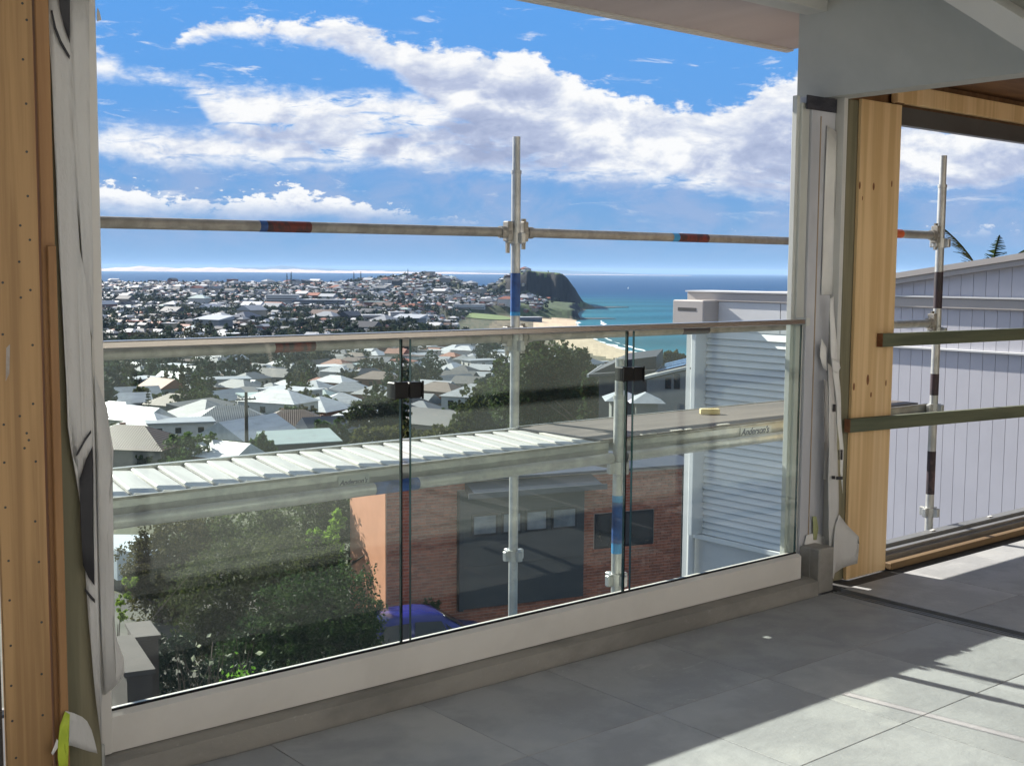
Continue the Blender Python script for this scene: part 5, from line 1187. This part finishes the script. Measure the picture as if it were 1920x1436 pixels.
        for fl in range(max(1, int(hh // 4))):
            MB().box(-w_ * k_ / 2 + 1.5, w_ * k_ / 2 - 1.5, -.1, .02, 1.2 + fl * 3.6, 2.6 + fl * 3.6).build('window', WINDOWG, t)
        p = W(d, s); OCC.append((p[0], p[1], w_ * k_ * .5))
    # sports oval and paths as flat ground sheets
    V = []; d, s, z = ground_at(905, 594, 600)
    ring = [(d + 95 * math.sin(a), s + 46 * math.cos(a)) for a in np.linspace(0, 2 * math.pi, 40, endpoint=False)]
    V = [W(a, b, float(terrain(a, b)) + 1.0) for a, b in ring]; o = MB().add(V, [tuple(range(40))]).build('sports_oval', mat('oval_grass', (.11, .17, .035), (.085, .14, .03), .03, .9)); o['kind'] = 'structure'
    p = W(d, s); OCC.append((p[0], p[1], 60))
build_named()

REF = [(px, py, lab) for px, py, lab in (
    (562, 840, 'pale green skillion house'), (418, 870, 'red walled house'), (625, 800, 'charcoal blue gable'), (825, 800, 'steep dark grey gable'), (550, 800, 'large brown hipped roof'), (245, 860, 'brown hipped house'),
    (338, 825, 'low pale flat roof'), (285, 820, 'white hipped cottage'), (385, 795, 'grey hipped house'), (306, 735, 'orange terracotta roof'), (232, 755, 'long pale far left roof'), (498, 765, 'pale green flat roof'),
    (460, 725, 'white gabled cottage'), (606, 705, 'wide white flat roof'), (520, 710, 'wide grey hipped roof'), (690, 715, 'big brick house'), (655, 745, 'pale hipped house'), (812, 738, 'pale gabled house'), (770, 775, 'roof at glass joint'),
    (862, 712, 'dark gable by fig'), (900, 690, 'pale block of flats'), (865, 662, 'broad pale hall'), (715, 770, 'spreading tree'), (960, 640, 'outer scaffold pole'), (540, 640, 'red tube band'), (300, 650, 'top rail left end'), (760, 640, 'left glass joint'))]
USED = set()
def near_phrase(px, py, head):
    for a, b, lab in sorted(REF, key=lambda q: (q[0] - px) ** 2 + 4 * (q[1] - py) ** 2)[:7]:
        dx, dy = px - a, py - b; dist = math.hypot(dx, 2 * dy)
        t = head + ' ' + ('just ' if dist < 30 else '' if dist < 70 else 'well ') + (('left of' if dx < 0 else 'right of') if abs(dx) > 2 * abs(dy) else ('beyond' if dy < 0 else 'in front of')) + ' the ' + lab
        if t not in USED: break
    USED.add(t); return t
def build_suburb():
    r = np.random.default_rng(3)
    ga = R(24); gx = np.array([math.cos(ga), math.sin(ga)]); gy = np.array([-math.sin(ga), math.cos(ga)])
    cand = []
    # street grid: rows of houses back to back, a cross street every 120 m
    for j in range(-180, 225):
        v = j * 18 + (5 if j % 2 else 0); u = -3200
        while u < 3200:
            u += 13.5 + 5 * r.random()
            if (u % 125) < 12: continue
            q = gx * u + gy * (v + r.normal(0, 2.0)); d = q[0] * _f0[0] + q[1] * _f0[1]
            if d < 118 or d > 3420: continue
            s = q[0] * _r0[0] + q[1] * _r0[1]; px = CX + F * s / d
            if px < 120 or px > 1330: continue
            c = np.interp(d, COAST_D, COAST_S) - s
            if c < (165 if d < 2000 else 62) or (px > 1045 and 500 < d < 2000 and c < 220): continue
            if s > 36 and 2540 < d: continue
            cand.append((d, s, j, q[0], q[1], px))
    cand.sort()
    z = terrain(np.array([c[0] for c in cand]), np.array([c[1] for c in cand]))
    rcs = ['white', 'pale grey', 'mid grey', 'dark grey', 'terracotta', 'brown', 'charcoal blue', 'pale green']; rp = [.20, .20, .19, .15, .10, .08, .05, .03]
    wcs = ['white', 'cream', 'brick', 'grey', 'dark', 'beige']; wp = [.26, .22, .2, .14, .05, .13]
    KN = {'gable': 'gabled', 'hip': 'hipped', 'flat': 'flat roofed', 'skillion': 'skillion roofed'}
    nind = 0; rest = []; treeless = []
    for (d, s, j, x, y, px), zz in zip(cand, z):
        py = HY + .0078 * (px - CX) + F * (CAM[2] - zz) / d
        deck = 908 - .084 * (px - 190) if px > 190 else 908
        if not free(x, y, 5): continue
        grove = math.sin(s * .011 + 2) * math.sin(d * .008 + s * .004) + .5 * math.sin(d * .021 - s * .017)
        if d > 500 and grove > .85: continue
        if r.random() < (.17 if d < 600 else .17 + .08 * min(1, (d - 600) / 900)): treeless.append((d, s, x, y)); continue
        pi = int(r.choice(8, p=[.2, .22, .15, .12, .07, .06, .1, .08])); rc = str(r.choice(rcs, p=rp)); wc = str(r.choice(wcs, p=wp))
        rz = ga + (math.pi / 2 if r.random() < .35 else 0) + r.normal(0, .05)
        vis = 196 < px < 1280 and py < deck + 6 and not (905 < px < 1120 and 655 < py) and not (py > 650 and px > 1085)
        if not vis and d < 560: continue
        if nind < 262 and vis:
            lab = near_phrase(px, py, f'{wc} {KN[HP[pi][0]]} house, {rc} roof,')
            place_house(pi, d, s, rz, wc, rc, lab, 'houses across the valley', 0, d < 420, .76 + .18 * r.random(), False, zz); nind += 1
        else: rest.append((pi, d, s, zz, rz, wc, rc, x, y))
        OCC.append((x, y, 4.8)) if d < 700 else None
    V = []; F4 = []; F3 = []; C4 = []; C3 = []; nb = 0
    for pi, d, s, zz, rz, wc, rc, x, y in rest:
        kind, w, l, h, *_ = HP[pi]; sc = (.80 if d < 900 else .66) + .22 * r.random() if r.random() > .025 else 1.6 + .7 * r.random(); ca, sa = math.cos(rz), math.sin(rz)
        wv = [(a * w / 2, b * l / 2, c) for c in (-3, h) for a, b in ((-1, -1), (1, -1), (1, 1), (-1, 1))]; wf = [(0, 1, 5, 4), (1, 2, 6, 5), (2, 3, 7, 6), (3, 0, 4, 7)]
        rv, rf = roof_geo(kind, w, l, h, 2.4)
        k1 = .6 + .4 * r.random(); k2 = .66 + .55 * r.random()
        for vs, fs, cc in ((wv, wf, np.array(WC[wc]) * k1), (rv, rf, np.array(RC[rc]) * k2)):
            for a, b, c in vs: V.append((x + sc * (a * ca - b * sa), y + sc * (a * sa + b * ca), zz + sc * c))
            for f in fs:
                if len(f) == 4: F4.append([i + nb for i in f]); C4.append(cc)
                else: F4.append([f[0] + nb, f[1] + nb, f[2] + nb, f[2] + nb]); C4.append(cc)
            nb += len(vs)
    # quads and triangles together: triangles split off into their own face list
    F4 = np.array(F4); tri = F4[:, 2] == F4[:, 3]; C4 = np.array(C4); q4 = F4[~tri]; t3 = F4[tri][:, :3]
    tris = np.concatenate([q4[:, [0, 1, 2]], q4[:, [0, 2, 3]], t3]); cols = np.concatenate([C4[~tri], C4[~tri], C4[tri]])
    o = npobj('distant_houses', np.array(V), tris, attrmat('town_paint', .45, .4, .12, .2), cols=cols); o['kind'] = 'stuff'
    return treeless, rest
TREELESS, REST = build_suburb()

def build_trees():
    r = np.random.default_rng(17)
    def small_crown(kind, seed, n):
        rr = np.random.default_rng(seed)
        if kind == 'round': L = [(0, 0, 4.2, 2.6, 2.6, 2.3, n), (1.4, .6, 3.4, 1.9, 1.9, 1.6, n // 2), (-1.3, .8, 5.0, 1.7, 1.7, 1.5, n // 2), (.2, -1.4, 3.0, 2.0, 2.0, 1.6, n // 2)]; return crown_mesh(L, .85, LEAF_DARK, seed, .4)
        if kind == 'wide': L = [(rr.normal(0, 2.2), rr.normal(0, 2.2), 4.6 + rr.normal(0, .8), 2.4, 2.4, 1.5, n // 3) for _ in range(7)]; return crown_mesh(L, .95, LEAF_MID, seed, .4)
        if kind == 'tall': L = [(0, 0, 2.5 + 1.8 * i, 2.3 - .3 * i, 2.3 - .3 * i, 1.5, n // 4) for i in range(6)]; return crown_mesh(L, .8, LEAF_DARK, seed, .3)
        L = [(0, 0, 2 + 1.1 * i, 2.5 - .19 * i, 2.5 - .19 * i, .38, n // 9) for i in range(12)]; return crown_mesh(L, .7, LEAF_PINE, seed, .2)
    kinds = ['round', 'round', 'wide', 'wide', 'tall', 'pine']; protos = [(k, small_crown(k, 200 + i, 420)) for i, k in enumerate(kinds)]
    trk = [trunk_mesh(3.0, .22, 4, np.random.default_rng(300 + i)) for i in range(3)]
    NM = {'round': 'rounded tree', 'wide': 'spreading tree', 'tall': 'tall tree', 'pine': 'norfolk pine'}
    spots = []
    tries = 0; n_target = 5200
    # trees fill the gaps between houses, thicker near and in a few groves
    px = r.uniform(150, 1290, 40000); u = r.random(40000); d = 150 * (3420 / 150) ** (u ** .8); s = (px - CX) / F * d
    c = np.interp(d, COAST_D, COAST_S) - s; ok = (c > np.where(d < 2000, 165, 45)) & ~((s > 22) & (d > 2560))
    grove = np.sin(s * .011 + 2) * np.sin(d * .008 + s * .004) + .5 * np.sin(d * .021 - s * .017)
    ok &= r.random(40000) < np.clip(np.where(grove > .8, 1.4, .25 + .26 * grove), .10, 1.5) * np.clip((d / 1000) ** 1.05, .12, 1.0)
    d, s, px = d[ok], s[ok], px[ok]; z = terrain(d, s); o_ = np.argsort(d); d, s, z, px = d[o_], s[o_], z[o_], px[o_]
    occ = np.array(OCC); n = 0; far = []
    for a, b, zz, q in zip(d, s, z, px):
        py = HY + .0078 * (q - CX) + F * (CAM[2] - zz) / a; deck = 908 - .084 * (q - 190)
        p = W(a, b)
        if a < 700 and ((occ[:, 0] - p[0]) ** 2 + (occ[:, 1] - p[1]) ** 2 < (occ[:, 2] + 1.6) ** 2).any(): continue
        if any(abs(q - h_[0]) < 26 and -4 < py - h_[1] < 60 for h_ in NAMED): continue
        vis = 200 < q < 1150 and py < deck + 8 and not (890 < q < 1120 and py > 650)
        if n < 285 and vis:
            ki = int(r.integers(0, 6)); 
            if kinds[ki] == 'pine' and r.random() < .6: ki = 0
            k, me = protos[ki]
            sc = (.40 + .36 * r.random()) if a < 420 else (.55 + .5 * r.random()); SZ = 'small' if sc < .55 else 'mid sized' if sc < .72 else 'big'
            lm_ = [LEAF_DARK, LEAF_MID, LEAF_OLIVE, LEAF_DARK][int(r.integers(0, 4))] if k != 'pine' else LEAF_PINE; TONE = {'leaf_dark': 'dark', 'leaf_mid': 'green', 'leaf_olive': 'olive', 'leaf_pine': 'dark'}[lm_.name]
            t = empty('suburb_tree', near_phrase(q, py, f'{SZ} {TONE} {NM[k]}'), 'tree', (p[0], p[1], zz), r.random() * 6.28, 'trees among the houses')
            t.scale = (sc, sc, sc * (.85 + .3 * r.random()))
            inst(me, 'crown', t, m=lm_); inst(trk[n % 3], 'trunk', t); n += 1
        elif a > 150: far.append((p[0], p[1], zz, a))
    r.shuffle(far); far = far[:7000]; V = []; Fq = []; C = []; nb = 0
    # distant crowns: rough clumps of large leaf sprays, fewer the farther they stand
    for x, y, zz, a in far:
        k = int(np.clip(80000 / a, 22, 170)); R0 = 1.9 + 2.2 * r.random() ** 1.5; tall = .8 + .7 * r.random()
        dv = r.normal(size=(k, 3)); dv /= np.linalg.norm(dv, axis=1)[:, None]
        P = dv * (R0 * (.45 + .55 * r.random(k))[:, None]) * np.array([1, 1, tall]) + np.array([x, y, zz + R0 * tall + .5])
        q, f = leaf_quads(P, R0 * (.42 if k > 90 else .6 if k > 40 else .95), r, .5, .8); V.append(q); Fq.append(f + nb); nb += len(q)
        base = np.array([[.022, .036, .028], [.034, .050, .032], [.048, .054, .036], [.024, .034, .034]][int(r.integers(0, 4))]) * (.7 + .6 * r.random())
        C.append(base[None] * (.7 + .6 * r.random(k))[:, None])
    dl = attrmat('distant_leaf', .75, .1); kk = NT(dl.node_tree); tr_ = kk.new('ShaderNodeBsdfTranslucent'); kk.l.new([n for n in kk.n if n.type == 'ATTRIBUTE'][0].outputs['Color'], tr_.inputs[0])
    mx = kk.new('ShaderNodeMixShader'); mx.inputs[0].default_value = .4; kk.l.new(kk.n['Principled BSDF'].outputs[0], mx.inputs[1]); kk.l.new(tr_.outputs[0], mx.inputs[2]); kk.l.new(mx.outputs[0], kk.n['Material Output'].inputs[0])
    o = npobj('distant_trees', np.concatenate(V), np.concatenate(Fq), dl, cols=np.concatenate(C)); o['kind'] = 'stuff'
    # skyline pines and the lookout on the headland
    pine = protos[5][1]
    for px, py, top, lab in ((538, 527, 511, 'left of two tall dark pines on the skyline'), (546, 527, 508, 'right and taller of two dark pines on the skyline'), (663, 517, 509, 'dark pine on the ridge right of the two skyline pines'), (676, 517, 508, 'broad dark pine clump on the ridge'), (764, 513, 503, 'lone tall tree on the crest left of the outer pole'), (1026, 511, 503, 'lone lookout tree on top of the headland')):
        dd = 3050 if px < 1000 else 2790; ss = (px - CX) / F * dd; zg = float(terrain(dd, ss)); ht = (py - top) / F * dd; zt = CAM[2] - (top - HY - .0078 * (px - CX)) / F * dd
        t = empty('skyline_tree', lab, 'tree', W(dd, ss, zg)); sc = max(.6, (zt - zg) / 15.5); t.scale = (sc * .8, sc * .8, sc)
        inst(protos[5][1] if px < 1000 else protos[0][1], 'crown', t, m=LEAF_PINE); inst(trk[0], 'trunk', t)
build_trees()

def build_reflection_pole():  # invented pole standing where the glass shows a dark reflection
    d, s, z = ground_at(463, 868); zt = float((CAM + ray(458, 735) * d / (ray(458, 735) @ _f0))[2])
    t = empty('reflection_pole', 'dark pole added in place of a reflection in the left glass panel', 'added pole', W(d, s, z))
    MB().tube((0, 0, -.5), (0, 0, zt - z), .24, .17, n=10).build('pole', BARK, t)
    MB().box(-1.2, 1.2, -.06, .06, zt - z - .9, zt - z - .75).build('cross_arm', BARK, t)
    for x in (-1.05, -.45, .45, 1.05): MB().tube((x, 0, zt - z - .75), (x, 0, zt - z - .55), .07, .05, n=8).build('insulator', WHITE, t)
build_reflection_pole()

def build_boat():
    d = 80 * F / 31.0; s = (1176 - CX) / F * d
    t = empty('sailing_boat', 'small white boat out on the blue sea', 'boat', W(d, s, SEA), 1.0)
    WH = mat('boat_white', (.75, .75, .74), (.68, .68, .68), 3, .4); g = MB()
    g.add([(-7, 0, -.3), (-6, -2, -.3), (4, -2.2, -.3), (9, 0, -.2), (4, 2.2, -.3), (-6, 2, -.3), (-7.4, 0, 1.8), (-6.4, -2.4, 1.8), (4.4, -2.6, 2.0), (10.5, 0, 2.4), (4.4, 2.6, 2.0), (-6.4, 2.4, 1.8)], [(0, 5, 4, 3, 2, 1), (6, 7, 8, 9, 10, 11)] + [(i, (i + 1) % 6, 6 + (i + 1) % 6, 6 + i) for i in range(6)]).build('hull', WH, t)
    MB().bbox(-4, 3, -1.6, 1.6, 1.9, 5.2, .3).bbox(-2.5, 1.2, -1.2, 1.2, 5.1, 7.4, .3).build('cabin', WH, t)
    MB().tube((-.5, 0, 7), (-.5, 0, 11), .12).build('mast', WH, t)
build_boat()

def build_haze():
    m = bpy.data.materials.new('haze_air'); m.use_nodes = True; k = NT(m.node_tree); k.n.remove(k.n['Principled BSDF'])
    v = k.new('ShaderNodeVolumePrincipled'); v.inputs['Color'].default_value = (.45, .68, 1, 1); v.inputs['Density'].default_value = HAZE_DENSITY
    k.l.new(v.outputs[0], k.n['Material Output'].inputs['Volume'])
    c = W(27000, 0); M = Matrix.Translation(Vector((c[0], c[1], 0))) @ Matrix.Rotation(-AZ, 4, 'Z')
    o = MB().box(-90000, 90000, -33000, 42000, SEA - 21, 175, M).build('haze', m); o['kind'] = 'stuff'
if HAZE_DENSITY: build_haze()
